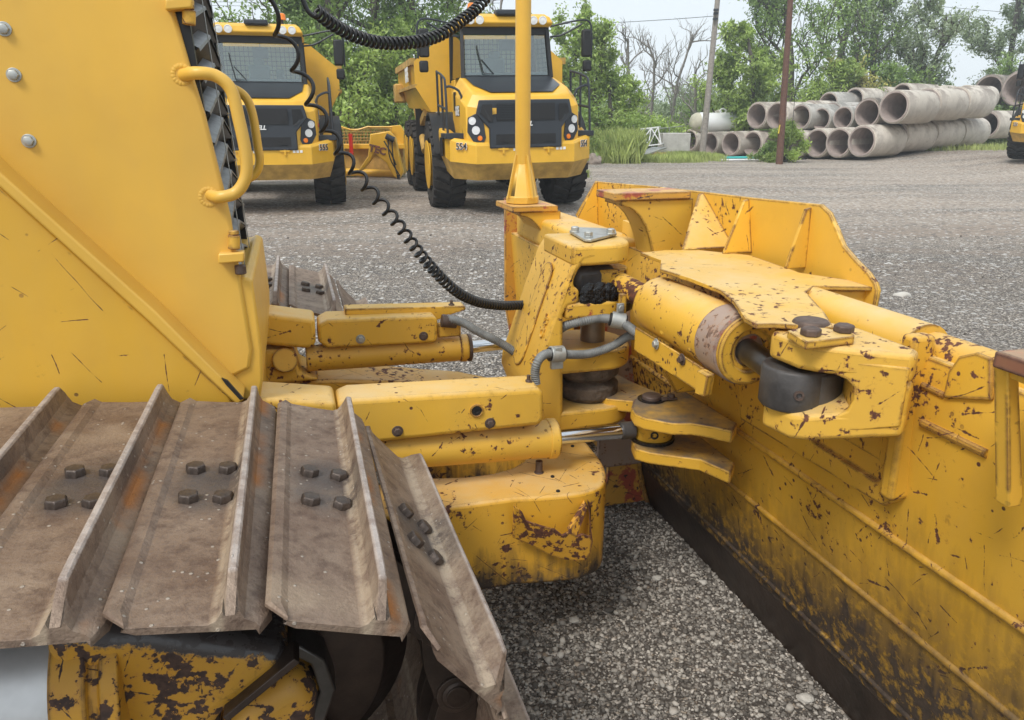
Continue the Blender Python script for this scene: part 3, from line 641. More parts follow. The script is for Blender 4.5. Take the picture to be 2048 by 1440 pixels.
q = P(1057, 766, t=2.26); mb = MB().lathe(q, (0, 0, 1), [(-.01, .014), (.004, .014)], 20); mb.cyl(q, q + A(0, 0, .028), .006, n=10); mb.hexa(q, (0, 0, 1), .011, .012); B(mb, 'stud_bolt', 'bolt', g1)
ac2, a, b, c, d = angle_cyl(2.90, (612, 717), (936, 695), (1100, 678), .052, None, None)
g3 = guard(2.83, [(636, 650), (655, 640), (868, 632), (876, 640), (876, 680), (868, 686), (655, 697), (636, 684)], .15, 'cylinder_guard', ac2)
B(MB().prism(pp([(690, 632), (690, 618), (930, 612), (932, 620), (905, 628), (876, 640)], t=2.9), (0, .08, 0)), 'guard_top', 'yel', g3, bevel=.004)
g4 = guard(2.82, [(518, 626), (630, 640), (632, 688), (620, 699), (520, 690)], .17, 'cylinder_guard', ac2)
for u, v, m_ in ((721, 678, 'zinc'), (847, 672, 'bolt')):
    q = P(u, v, t=2.83); mb = MB().lathe(q, (0, -1, 0), [(0, .018), (.003, .018)], 24); mb.hexa(q + A(0, -.003, 0), (0, -1, 0), .0125, .009); B(mb, 'bolt', m_, g3, bevel=.001)
q = P(903, 614, t=2.92); mb = MB().cyl(q, q + A(0, 0, .028), .006, n=10); mb.hexa(q, (0, 0, 1), .013, .014); B(mb, 'stud_bolt', 'bolt', g3)
q = P(898, 640, t=2.84); mb = MB().cyl(q - A(.03, 0, .0), q + A(.03, 0, -.01), .026, n=28); B(mb, 'hose_clamp', 'bolt', g3, bevel=.003)
B(MB().box(q - A(.045, -.01, .075), q + A(.05, .05, -.02)), 'port_block', 'yel', g3, bevel=.006)
# far cylinder end cap rust ring
B(MB().lathe(b - d * .002, d, [(0, .057), (.012, .057), (.013, .03)], 44), 'gland_ring', 'bolt', ac2)

# ---- hoses
def hose(pts, r, name, mat, par, ribs=.0075, amp=.10):
    p, t = resample(smooth_path(pts, 10), ribs / 4)
    rr = r * (1 + amp * np.sin(t / ribs * 2 * math.pi)) if amp else np.full(len(p), r)
    return B(MB().tube(p, rr, 14), name, mat, par, sharp=180)
def coil(pts, rad, wire, pitch, name, turn0=0, n=16):
    p, t = resample(smooth_path(pts, 10), .02)
    u = t / t[-1]; pit = np.interp(u, np.linspace(0, 1, len(pitch)), pitch); rd = np.interp(u, np.linspace(0, 1, len(rad)), rad)
    ph = np.r_[0, np.cumsum(np.diff(t) / ((pit[1:] + pit[:-1]) / 2))] * 2 * math.pi + turn0
    m = int(ph[-1] / (2 * math.pi) * n); q = np.linspace(ph[0], ph[-1], m)
    c = np.stack([np.interp(q, ph, p[:, k]) for k in range(3)], 1); r2 = np.interp(q, ph, rd)
    T = np.gradient(c, axis=0); T /= np.linalg.norm(T, axis=1)[:, None]
    N = np.cross(T, A(0, 1, 0)); N /= np.linalg.norm(N, axis=1)[:, None]; Bn = np.cross(T, N)
    h = c + r2[:, None] * (np.cos(q)[:, None] * N + np.sin(q)[:, None] * Bn)
    return B(MB().tube(h, wire, 9), name, 'blackcord', sharp=180)

# ---- tower casting with its four lugs
TN, TF = 2.42, 2.83
PX, PT = 1.05, TC                                  # pin axis
def sz(pts): return [A(s_, TN, z_) for s_, z_ in pts]
def q42(lst): return [P(u, v, t=TN) for u, v in lst]
spine = q42([(1085, 860), (1060, 790), (1063, 765), (1120, 600), (1148, 526), (1160, 510), (1180, 503)]) 
spine += q42([(1196, 503), (1196, 518), (1172, 524), (1158, 540), (1149, 560), (1148, 574), (1160, 580), (1158, 606), (1136, 614), (1127, 630), (1127, 860)])
tower = B(MB().prism(spine, (0, TF - TN, 0)), 'tower_casting', 'yel', bevel=.016, segs=4)
def lug(z0, z1, s0, rad=.155, name='tower_lug', mat='yel', s1=PX, bev=.012, w=.165):
    pts = [A(s0, PT - w, z0)] + [A(s1 + rad * math.sin(a), PT - w * math.cos(a), z0) for a in np.linspace(0, math.pi, 17)] + [A(s0, PT + w, z0)]
    return B(MB().prism(pts, (0, 0, z1 - z0)), name, mat, tower, bevel=bev, segs=3)
lug(1.315, 1.385, .90, .11)
lug(1.125, 1.185, .88, .10)
lug(.922, .995, .86, .135)
lug(.70, .775, .86, .14)
B(MB().cyl((PX, PT, .66), (PX, PT, 1.32), .047, n=36), 'pivot_pin', 'pin', tower)
B(MB().lathe((PX - .02, PT - .01, .775), (0, 0, 1), [(0, .10), (.02, .12), (.06, .12), (.075, .09), (.10, .12), (.14, .125), (.155, .09)], 36), 'ball_joint', 'rustcast', tower, bevel=.003)
mb = MB().lathe((PX + .01, PT - .02, 1.182), (0, 0, 1), [(0, .085), (.01, .10), (.02, .085), (.035, .07)], 24)
mb.lathe((PX + .04, PT - .06, 1.115), (0, 0, 1), [(0, .05), (.02, .085), (.05, .09), (.075, .06)], 20)
B(mb, 'grease', 'grease', tower)
gb = MB(); rr_ = np.random.default_rng(4)
for k in range(26):
    q = P(1168 + rr_.random() * 62, 575 + rr_.random() * 26, t=2.425); gb.lathe(q, (0, -1, 0), [(-.012, .012), (.0, .017 + .012 * rr_.random()), (.006, .011), (.008, .004)], 9)
B(gb, 'grease_smear', 'grease', tower)
B(MB().box((.93, PT - .10, 1.19), (1.10, PT + .16, 1.30)), 'pin_boss', 'cast', tower, bevel=.03)
# cast pad and lettering on the near face
ez = None
def onface(u, v, off=.0):                          # the sloping back face between near and far edge
    pass
e0, e1 = P(1063, 765, t=TN), P(1120, 600, t=TN)
bx = (e1 - e0) / np.linalg.norm(e1 - e0); nb = np.cross(A(0, 1, 0), bx); nb = nb if nb[0] < 0 else -nb   # outward normal of back face
def bf(al, ac_): return e0 + bx * al + A(0, ac_, 0) + nb * .001
pad = [bf(.05 + .0, .11)] ; pad = []
for k in range(24):
    a = 2 * math.pi * k / 24; cx = .36 if math.cos(a) > 0 else .06
    pad.append(bf(cx + .055 * math.cos(a), .20 + .055 * math.sin(a)))
B(MB().prism(pad, nb * .006), 'cast_pad', 'yel', tower, bevel=.003)
mb = MB(); text(mb, 'CAT', bf(.20, .05) + nb * .002, bx, np.cross(nb, bx), .046, .004, .012)
B(mb, 'cast_lettering', 'yel', tower)
mb = MB(); text(mb, '1-1', bf(.07, .05) + nb * .002, bx, np.cross(nb, bx), .036, .0035, .01); B(mb, 'cast_lettering', 'yel', tower)
# cover plate with bolts on top
cp = pp([(1139, 466), (1168, 483), (1182, 484), (1233, 471), (1231, 464), (1205, 461), (1150, 459)], z=1.39)
cpo = B(MB().prism(cp, (0, 0, .010)), 'cover_plate', 'zinc', tower, bevel=.002)
for u, v in ((1150, 464), (1177, 474), (1221, 468)):
    q = P(u, v, z=1.40); B(MB().lathe(q, (0, 0, 1), [(0, .017), (.003, .017), (.0031, .0155), (.018, .0155), (.021, .012)], 6), 'bolt', 'zinc', cpo, bevel=.001)

# ---- tilt cylinder, lying along the back of the blade
CS, CZ = 1.15, 1.205
tl = MB().lathe((CS, 2.265, CZ), (0, -1, 0), [(0, .05), (.0, .082), (.016, .094), (.45, .096), (.455, .094)], 56)
til = B(tl, 'tilt_cylinder', 'yel', bevel=.002)
B(MB().lathe((CS, 1.822, CZ), (0, -1, 0), [(0, .099), (.003, .102), (.11, .103), (.115, .098)], 56), 'gland_band', 'primer', til, bevel=.002)
B(MB().lathe((CS, 1.708, CZ), (0, -1, 0), [(0, .098), (.012, .098), (.018, .09), (.018, .062), (.010, .058), (.010, .046), (-.02, .043)], 56), 'gland_ring', 'yel', til, bevel=.001)
B(MB().cyl((CS, 1.78, CZ), (1.13, 1.52, CZ - .01), .034, n=36), 'piston_rod', 'steel', til)
B(MB().cyl((CS, 2.28, CZ), (1.085, 2.56, 1.245), .042, n=36), 'base_neck', 'rodyel', til)
B(MB().cyl((PX + .03, PT - .03, 1.20), (PX + .03, PT - .03, 1.285), .082, n=36), 'base_eye', 'rodyel', til, bevel=.006)
cv = MB().prism(pp([(1270, 654), (1425, 749), (1418, 790), (1400, 786), (1268, 700)], s=1.055), (.008, 0, 0))
cvo = B(cv, 'hose_cover', 'yel', til, bevel=.002)
B(MB().prism([P(1398, 786, s=1.05), P(1403, 742, s=1.05), P(1425, 749, s=1.05), P(1424, 770, s=1.05), P(1416, 791, s=1.05)], (0, 0, .006)) if 0 else MB().prism([P(1405, 738, s=1.05), P(1426, 750, s=1.05), P(1418, 791, s=1.05), P(1400, 784, s=1.05)], (-.02, -.006, 0)), 'folded_end', 'yel', cvo, bevel=.002)
for u, v, m_ in ((1313, 688, 'zinc'), (1365, 719, 'bolt')):
    q = P(u, v, s=1.053); mb = MB().lathe(q, (-1, 0, 0), [(0, .018), (.003, .018)], 24); mb.hexa(q + A(-.003, 0, 0), (-1, 0, 0), .012, .009); B(mb, 'bolt', m_, cvo, bevel=.001)
for u, v in ((1322, 669), (1378, 704)):
    q = P(u, v, s=1.06); B(MB().box(q - A(.0, .012, .0), q + A(.05, .012, .02)), 'mounting_tab', 'yel', cvo, bevel=.003)

# ---- hoses round the tower
hose([P(1072, 768, t=2.32), P(1070, 745, t=2.32), P(1076, 722, t=2.32), P(1090, 709, t=2.34), P(1113, 706, t=2.36), P(1140, 709, t=2.38), P(1180, 707, t=2.40), P(1225, 692, t=2.40), P(1258, 672, t=2.36), P(1285, 672, t=2.28)], .0150, 'hose', 'hose', tower, .0075, .11)
hose([P(1122, 657, t=2.48), P(1135, 650, t=2.44), P(1165, 643, t=2.42), P(1200, 637, t=2.42), P(1232, 640, t=2.36), P(1255, 652, t=2.32), P(1275, 668, t=2.26), P(1300, 690, t=2.24)], .0155, 'hose', 'hose', tower, .0075, .11)
hose([P(895, 637, t=2.84), P(925, 645, t=2.80), P(960, 665, t=2.76), P(1000, 685, t=2.72), P(1040, 712, t=2.70)], .0165, 'hose', 'hose', ac2, .0075, .11)
for (u, v, t_, ax) in ((1113, 708, 2.36, (1, .1, -.05)), (1236, 641, 2.355, (1, -.35, -.18))):
    q = P(u, v, t=t_); ax = np.array(ax) / np.linalg.norm(ax)
    co_ = B(MB().lathe(q - ax * .024, ax, [(0, .021), (.0, .029), (.050, .029), (.050, .021)], 28), 'hose_clamp', 'zinc', tower, bevel=.002)
    B(MB().lathe(q - ax * .030, ax, [(0, .0235), (.060, .0235)], 28), 'clamp_liner', 'black', co_)
    mb = MB()
    if u < 1200:
        mb.box(q + A(-.022, -.012, -.052), q + A(.022, .008, -.024)); B(MB().box(q + A(-.012, -.024, .012), q + A(.012, -.004, .030)), 'clamp_buckle', 'zinc', co_, bevel=.002)
    else: mb.box(q + A(-.004, .0, .01), q + A(.022, .012, .06)); mb.hexa(q + A(.008, .0, .045), (0, -1, 0), .012, .01)
    B(mb, 'clamp_ear', 'zinc', co_, bevel=.002)
q = P(1236, 641, t=2.36); B(MB().box(q + A(.01, .01, .0), q + A(.035, .03, .09)), 'clamp_post', 'yel', tower, bevel=.003)

# ================================================================== blade
BN, BF = .62, 4.40
prof = [(0, 1.545), (.08, 1.520), (.235, 1.480), (.38, 1.452), (.54, 1.428), (.66, 1.410), (.78, 1.392), (.95, 1.375), (1.10, 1.365), (1.20, 1.368), (1.27, 1.385)]
def ps(z): return float(np.interp(z, [p[0] for p in prof], [p[1] for p in prof]))
def slab(t0, t1, z0, z1, th, name, mat, par, off=0.0, bev=0, n=10):
    zs = np.linspace(z0, z1, n); back = [A(ps(z) - off, t0, z) for z in zs]; fr_ = [A(ps(z) - off + th, t0, z) for z in zs[::-1]]
    return B(MB().prism(back + fr_, (0, t1 - t0, 0)), name, mat, par, bevel=bev, sharp=50)
bl = slab(BN, BF, .22, 1.27, .05, 'blade', 'blade', dz, n=16)
slab(BN, 2.99, -.03, .258, .035, 'cutting_edge', M['idler'], bl, -.003, .004)
slab(2.993, BF, -.03, .258, .035, 'cutting_edge', M['rusty'], bl, -.006, .004)
for z, r_, t1_ in ((.266, .0085, 2.985), (.545, .010, BF - .05), (.785, .011, BF - .05)):
    B(MB().tube([A(ps(z) - .001, BN, z), A(ps(z) - .001, t1_, z)], r_, 12), 'weld_seam', 'blade', bl)
# curved end of the lower box section and the rusty filler behind it
mb = MB(); arc = [A(ps(z) - .010, t, z) for t, z in ((2.985, .02), (2.99, .15), (2.96, .28), (2.90, .38), (2.80, .46), (2.66, .52), (2.5, .545))]
B(MB().tube(smooth_path(arc, 6), .010, 10), 'weld_seam', 'rusty', bl)
# top tube
B(MB().tube([A(1.435, 1.40, 1.262), A(1.435, 2.02, 1.262)], .072, 28), 'top_tube', 'yel', bl)
B(MB().prism([A(1.23, 3.02, 1.30), A(1.47, 3.02, 1.30), A(1.47, 3.02, 1.12), A(1.23, 3.02, 1.15)], (0, BF - 3.02 - .12, 0)), 'top_tube', 'yel', bl, bevel=.03, segs=4)
B(MB().prism([A(1.225, 3.5, 1.155), A(1.27, 3.5, 1.155), A(1.40, 3.5, .2), A(1.30, 3.5, .2)], (0, BF - 3.5, 0)), 'end_panel', 'yel', bl, bevel=.006)
B(MB().prism([A(1.19, BF - .03, 1.36), A(1.5, BF - .03, 1.30), A(1.56, BF - .03, .05), A(1.30, BF - .03, .1), A(1.19, BF - .03, .7)], (0, .03, 0)), 'end_bit', 'rusty', bl, bevel=.004)
B(MB().box((1.385, BN, 1.25), (1.50, 1.40, 1.275)), 'top_flange', 'yel', bl, bevel=.005)
# reinforcing plate with slanted pocket
rp_pts = [(1829, 705), (1796, 985), (1788, 1003), (1765, 1012), (1480, 838), (1470, 700), (1480, 600)]
rz0 = .79
def on(u, v, off=0.0):                              # point where the view line meets the blade's back
    s_ = 1.38
    for _ in range(6): z_ = P(u, v, s=s_)[2]; s_ = ps(z_) - off
    return P(u, v, s=s_)
rpl = MB().prism([on(u, v, .022) for u, v in rp_pts], (.03, 0, 0))
rpo = B(rpl, 'reinforcing_plate', 'blade', bl, bevel=.004)
st = []
c0, c1 = on(1622, 862, .022), on(1745, 938, .022); dd = (c1 - c0) / np.linalg.norm(c1 - c0); nn = np.cross(A(-1, 0, 0), dd)
for k in range(20):
    a = math.pi * k / 9.5 * 1.0; cc = c1 if math.cos(a) > 0 else c0; st.append(cc + .032 * (math.cos(a) * dd + math.sin(a) * nn))
cut = MB().prism([p - A(.05, 0, 0) for p in st], (.067, 0, 0)).build('cutter', M['blade'], rpo, smooth=False)
bpy.context.view_layer.update()
md = rpo.modifiers.new('b', 'BOOLEAN'); md.object = cut; md.operation = 'DIFFERENCE'; md.solver = 'EXACT'
rpo.modifiers.move(len(rpo.modifiers) - 1, 0)
bpy.context.view_layer.update()
me2 = bpy.data.meshes.new_from_object(rpo.evaluated_get(bpy.context.evaluated_depsgraph_get()))
rpo.modifiers.clear(); rpo.data = me2; bpy.data.objects.remove(cut)
# vertical rib beside it, and the seam right of it
ra, rb_ = on(1842, 700, .0), on(1800, 992, .0)
B(MB().prism([ra + A(-.045, -.022, .04), rb_ + A(-.05, -.022, 0), rb_ + A(.02, -.022, 0), ra + A(.02, -.022, .04)], (0, .044, 0)), 'vertical_rib', 'blade', bl, bevel=.012, segs=3)
B(MB().tube([on(1845, 845), on(1975, 908)], .011, 10), 'weld_seam', 'blade', bl)
B(MB().tube([on(1845, 770), on(1890, 792)], .008, 10), 'weld_seam', 'blade', bl)
B(MB().tube([A(1.455, BN, 1.262), A(1.455, 1.41, 1.262)], .052, 24), 'top_edge', 'blade', bl)
B(MB().prism([on(1893, 795), on(1905, 742), on(1925, 712), on(1960, 704), on(1990, 716), on(1990, 800)], (-.012, 0, 0)), 'doubler_plate', 'blade', bl, bevel=.004)
# ---- rod end clevises for the near angle cylinder
ck = []
def plate(px, z, th, name, mat, par, bev=.006):
    return B(MB().prism(pp(px, z=z), (0, 0, -th)), name, mat, par, bevel=bev, segs=3)
up_ = plate([(1262, 815), (1266, 800), (1280, 789), (1300, 785), (1322, 790), (1348, 782), (1342, 764), (1400, 800), (1475, 846), (1466, 862), (1420, 852), (1385, 846), (1345, 846), (1290, 836), (1270, 828)], .845, .045, 'clevis_plate', 'dusty', bl)
lo_ = plate([(1263, 880), (1270, 866), (1290, 858), (1340, 850), (1345, 835), (1400, 872), (1470, 925), (1462, 945), (1400, 918), (1350, 912), (1300, 905), (1270, 897)], .70, .045, 'clevis_plate', 'dusty', bl)
ce = plate([(1160, 765), (1185, 752), (1225, 742), (1262, 762), (1330, 790), (1345, 800), (1268, 802), (1215, 797), (1180, 785)], .80, .05, 'centre_plate', 'dusty', bl)
B(MB().prism([P(1196, 1015, t=3.0), P(1216, 960, t=3.0), P(1222, 860, t=3.0), P(1250, 800, t=3.0), P(1290, 800, t=3.0), P(1300, 1000, t=3.0)], (0, .03, 0)), 'centre_web', 'rusty', bl, bevel=.003)
B(MB().prism([A(1.25, 2.95, .25), A(1.25, 2.95, .95), A(1.45, 2.95, 1.1), A(1.5, 2.95, .25)], (0, .03, 0)), 'centre_web', 'primer', bl, bevel=.003)
B(MB().prism([A(1.25, 2.26, .87), A(1.20, 2.26, .95), A(1.22, 2.26, 1.05), A(1.40, 2.26, 1.1), A(1.42, 2.26, .87)], (0, .03, 0)), 'centre_web', 'blade', bl, bevel=.003)
ep = P(1305, 860, t=2.27); ps_, pt_ = P(1305, 800, z=.85)[:2]
B(MB().lathe((ep[0], ep[1], .708), (0, 0, 1), [(0, .066), (.006, .07), (.085, .07), (.09, .066)], 36), 'rod_eye', 'yel', ac, bevel=.003)
B(MB().lathe((ep[0], ep[1], .702), (0, 0, 1), [(0, .080), (.012, .080)], 36), 'grease_ring', 'grease', ac)
B(MB().lathe((ep[0], ep[1], .790), (0, 0, 1), [(0, .078), (.014, .075)], 36), 'grease_ring', 'grease', ac)
d2 = A(-.9, -.43, 0); q = A(ep[0], ep[1], .752) + d2 * .069
B(MB().lathe(P(1309, 871, t=ep[1] - .066), (-.35, -1, 0), [(-.01, .014), (.004, .014), (.004, .009), (-.006, .008)], 20), 'grease_port', 'grease', ac)
B(MB().cyl(P(1240, 862, t=2.27), P(1268, 859, t=2.27), .031, n=28), 'rod_collar', 'cast', ac, bevel=.004)
pq = P(1303, 797, z=.848); pn = B(MB().lathe(pq, (0, 0, 1), [(-.01, .034), (.012, .034), (.014, .03)], 32), 'pin_head', 'bolt', up_, bevel=.002)
B(MB().lathe(pq - A(0, 0, .002), (0, 0, 1), [(0, .05), (.003, .05)], 32), 'pin_bore', 'grease', up_)
q = P(1337, 799, z=.848); mb = MB().box(q - A(.03, .012, 0), q + A(.03, .012, .008)); mb.hexa(q + A(.01, 0, .008), (0, 0, 1), .014, .012); B(mb, 'keeper_plate', 'bolt', up_, bevel=.002)
# ---- big clevis for the tilt cylinder
cl_px = [(1543, 664), (1600, 685), (1640, 692), (1735, 702), (1832, 712), (1840, 700), (1815, 690), (1720, 655), (1650, 641), (1612, 637), (1575, 642), (1552, 652)]
cl = plate(cl_px, 1.315, .065, 'tilt_clevis', 'yel', bl, .012)
_p = pp(cl_px, z=1.315); _x = [q[0] for q in _p]; _f = [(q[0] - min(_x)) / (max(_x) - min(_x)) for q in _p]
_hi = [q - A(0, 0, .18 - .065 * f) for q, f in zip(_p, _f)]; _lo = [q - A(0, 0, .065) for q in _hi]
c2 = B(MB().add(_hi + _lo, [tuple(range(len(_p))), tuple(range(len(_p), 2 * len(_p)))[::-1]] + [(i, (i + 1) % len(_p), len(_p) + (i + 1) % len(_p), len(_p) + i) for i in range(len(_p))]), 'lower_lug', 'yel', cl, bevel=.012, segs=3)
web = [(1722, 701), (1735, 702), (1832, 712), (1840, 700), (1815, 690), (1730, 660), (1700, 675)]
B(MB().prism([p - A(0, 0, .07) for p in pp(web, z=1.315)], (0, 0, -.08)), 'clevis_web', 'yel', cl, bevel=.02, segs=4)
fp = pp([(1640, 697), (1822, 713), (1822, 725), (1622, 705)], z=1.30)
wf = [P(u, v, s=0) if 0 else None for u, v in ()]
k0 = P(1600, 685, z=1.315); k1 = P(1832, 712, z=1.315); kd = (k1 - k0) / np.linalg.norm(k1 - k0); kn = np.cross(kd, A(0, 0, 1)); kn = kn if kn[1] < 0 else -kn
def kf(a, z, off=0): return k0 + kd * a + kn * off + A(0, 0, z - 1.315)
L_ = np.linalg.norm(k1 - k0)
B(MB().prism([kf(f_ * L_, z_, .006) for f_, z_ in ((.12, 1.288), (.97, 1.288), (.97, 1.150), (.15, 1.092), (.12, 1.104), (.15, 1.124), (.42, 1.156), (.50, 1.168), (.54, 1.20), (.52, 1.228), (.45, 1.243), (.2, 1.262), (.12, 1.272))], -kn * .03), 'cheek_plate', 'yel', cl, bevel=.005, segs=3)
eq = A(1.13, 1.475, 1.135)
B(MB().lathe(eq, (0, 0, 1), [(0, .074), (.008, .079), (.095, .079), (.103, .074)], 44), 'rod_eye', 'cast', til, bevel=.004)
B(MB().lathe(eq + A(.04, 0, .02), (0, 0, 1), [(0, .080), (.075, .080)], 44), 'rod_eye_body', 'cast', til, bevel=.004)
q = eq + A(-.035, -.070, .05); B(MB().lathe(q, (-.45, -1, 0), [(-.01, .012), (.006, .012), (.006, .007), (0, .006)], 18), 'grease_port', 'bolt', til)
hq = P(1620, 659, z=1.318)
B(MB().lathe(hq, (0, 0, 1), [(0, .044), (.018, .043), (.025, .038), (.026, .01)], 40), 'pin_head', 'bolt', cl, bevel=.002)
kp = plate([(1575, 661), (1612, 684), (1640, 681), (1709, 673), (1709, 668), (1650, 655), (1600, 655)], 1.335, .018, 'keeper_plate', 'yel', cl, .002)
for u, v in ((1621, 670), (1687, 663)):
    B(MB().lathe(P(u, v, z=1.336), (0, 0, 1), [(0, .0235), (.014, .0235), (.018, .018), (.0175, .01)], 6), 'bolt', 'bolt', kp, bevel=.002)
# ---- centre spill guard: back wall with gussets, deck plate
WS = 1.60
wall_px = [(1190, 362), (1205, 364), (1300, 372), (1400, 383), (1500, 395), (1610, 406), (1640, 409), (1658, 426), (1672, 458), (1686, 492), (1712, 522), (1735, 545), (1749, 566), (1753, 582), (1746, 618), (1560, 600), (1330, 540), (1180, 470), (1150, 430)]
wl = B(MB().prism(pp(wall_px, s=WS), (.018, 0, 0)), 'spill_guard', 'yel', bl, bevel=.004)
for (ut, vt, uf, vf) in ((1196, 364, 1168, 458), (1408, 386, 1366, 500), (1499, 398, 1447, 508), (1624, 415, 1572, 538)):
    tp = P(ut, vt, s=WS); ft = P(uf, vf, z=1.335); f0 = A(WS, ft[1], 1.335); tt = (tp[1] + ft[1]) / 2
    if ut < 1200: ft = A(WS - .16, tp[1] - .03, 1.22)
    f0 = A(WS, ft[1], ft[2])
    B(MB().prism([A(WS, tp[1], tp[2]), A(WS - .02, tp[1], tp[2] - .005), ft, f0], (0, .014, 0)), 'gusset', 'yel', wl, bevel=.003)
dk = plate([(1281, 505), (1322, 520), (1320, 538), (1380, 556), (1441, 580), (1468, 602), (1490, 636), (1512, 648), (1548, 647), (1600, 650), (1668, 655), (1650, 625), (1612, 584), (1628, 572), (1745, 574), (1700, 560), (1600, 545), (1500, 510), (1400, 500), (1330, 500)], 1.335, .012, 'deck_plate', 'yel', wl, .002)
B(MB().prism([P(1625, 580, z=1.32), P(1742, 580, z=1.32), P(1742, 576, z=1.32), P(1640, 570, z=1.32)], (0, 0, -.10)), 'deck_skirt', 'yel', wl, bevel=.003)
B(MB().prism(pp([(1245, 440), (1285, 455), (1300, 505), (1340, 520), (1325, 560), (1262, 590), (1240, 560)], s=1.42), (.02, 0, 0)), 'spill_web', 'yel', wl, bevel=.003)
# ---- grading mast brackets: concave plates under a pad
def bracket(t0, t1, so_, zt, mat='yel', zb=.98, sr=1.6):
    pr_ = [A(so_ + .015, t0, zt - .03)]
    for k in range(9):
        a = k / 8 * math.pi / 2; pr_.append(A(so_ + .015 + .16 * math.sin(a), t0, zt - .05 - (zt - .05 - zb) * (1 - math.cos(a))))
    pr_ += [A(so_ + .26, t0, zb), A(sr, t0, zt - .2), A(sr, t0, zt - .03)]
    return pr_
near_in = lambda t0, t1, so_, zt, zb, sr: None
def make_bracket(t0, t1, so_, zt, zb, sr, padmat, lip=.05, holes=None):
    pr_ = bracket(t0, t1, so_, zt, zb=zb, sr=sr)
    br = B(MB().prism(pr_, (0, .018, 0)), 'mast_bracket', 'yel', bl, bevel=.003)
    B(MB().prism([p + A(0, t1 - t0, 0) for p in pr_], (0, .018, 0)), 'bracket_side', 'yel', br, bevel=.003)
    n_ = 10; inn_ = pr_[:n_]; mb = MB()
    mb.add([p for p in inn_] + [p + A(0, t1 - t0, 0) for p in inn_] + [p + A(.02, 0, 0) for p in inn_] + [p + A(.02, t1 - t0, 0) for p in inn_],
           [(i, i + 1, n_ + i + 1, n_ + i) for i in range(n_ - 1)] + [(2 * n_ + i, 3 * n_ + i, 3 * n_ + i + 1, 2 * n_ + i + 1) for i in range(n_ - 1)])
    B(mb, 'bracket_back', 'yel', br)
    B(MB().prism([A(so_ - lip, t0 - .015, zt - .03), A(so_ - lip, t1 + .03, zt - .03), A(sr - .02, t1 + .03, zt - .03), A(sr - .02, t0 - .015, zt - .03)], (0, 0, .03)), 'bracket_pad', padmat, br, bevel=.004)
    return br
make_bracket(2.80, 2.95, 1.225, 1.525, 1.18, 1.56, 'rusty', .02)
nb_ = make_bracket(.62, .95, 1.17, 1.415, 1.06, 1.46, 'maroon', .015)
B(MB().prism([A(1.175, .965, 1.385), A(1.20, .965, 1.385), A(1.28, .965, 1.12), A(1.28, .965, 1.10), A(1.25, .965, 1.10)], (0, .03, 0)), 'bracket_flange', 'yel', nb_, bevel=.003)
fb = make_bracket(3.80, 4.10, 1.10, 1.372, 1.06, 1.34, 'rusty', .03)
# ---- mast on the far bracket
mp = P(1045, 403, t=3.95); mz = 1.375
mast = B(MB().tube([A(mp[0], 3.95, mz + .03), A(mp[0], 3.95, 3.6)], .040, 16), 'mast_pole', 'hood', bl)
B(MB().lathe((mp[0], 3.95, mz), (0, 0, 1), [(0, .092), (.035, .092), (.037, .085), (.04, .085), (.20, .044), (.205, .04)], 8), 'mast_foot', 'hood', mast, bevel=.004)
for k in range(4):
    a = k * math.pi / 2 + .3; dx, dy = math.cos(a), math.sin(a)
    B(MB().prism([A(mp[0] + dx * .04 - dy * .005, 3.95 + dy * .04 + dx * .005, mz + .03), A(mp[0] + dx * .098 - dy * .005, 3.95 + dy * .098 + dx * .005, mz + .03), A(mp[0] + dx * .046 - dy * .005, 3.95 + dy * .046 + dx * .005, mz + .25), A(mp[0] + dx * .04 - dy * .005, 3.95 + dy * .04 + dx * .005, mz + .25)], (dy * .01, -dx * .01, 0)), 'foot_gusset', 'hood', mast)
# ---- coiled electric cords
coil([P(532, -60, t=1.9), P(536, 10, t=1.95), P(560, 60, t=2.0), P(594, 130, t=2.08), P(635, 225, t=2.16), P(680, 300, t=2.24), P(735, 375, t=2.30), P(790, 440, t=2.36), P(850, 520, t=2.42), P(905, 577, t=2.5), P(950, 602, t=2.6), P(1000, 611, t=2.7), P(1046, 610, t=2.78)],
     [.012, .017, .019, .018, .018, .017, .016, .015, .0145, .014, .014], .0052, [.15, .12, .10, .085, .065, .045, .028, .021, .0175, .0165, .0165], 'coiled_cord', 2.0, 14)
coil([P(632, 22, t=2.2), P(665, 48, t=2.25), P(710, 72, t=2.3), P(765, 86, t=2.35), P(830, 84, t=2.4), P(880, 70, t=2.45), P(925, 40, t=2.5), P(960, 10, t=2.55), P(1000, -45, t=2.6)], [.0145, .015], .0048, [.018, .0165, .016, .0165, .017, .018], 'coiled_cord', 0, 14)
B(MB().tube(smooth_path([P(590, -40, t=2.2), P(606, 0, t=2.2), P(616, 22, t=2.2), P(628, 32, t=2.2), P(634, 28, t=2.2)], 8), .006, 9), 'cord_lead', 'blackcord')

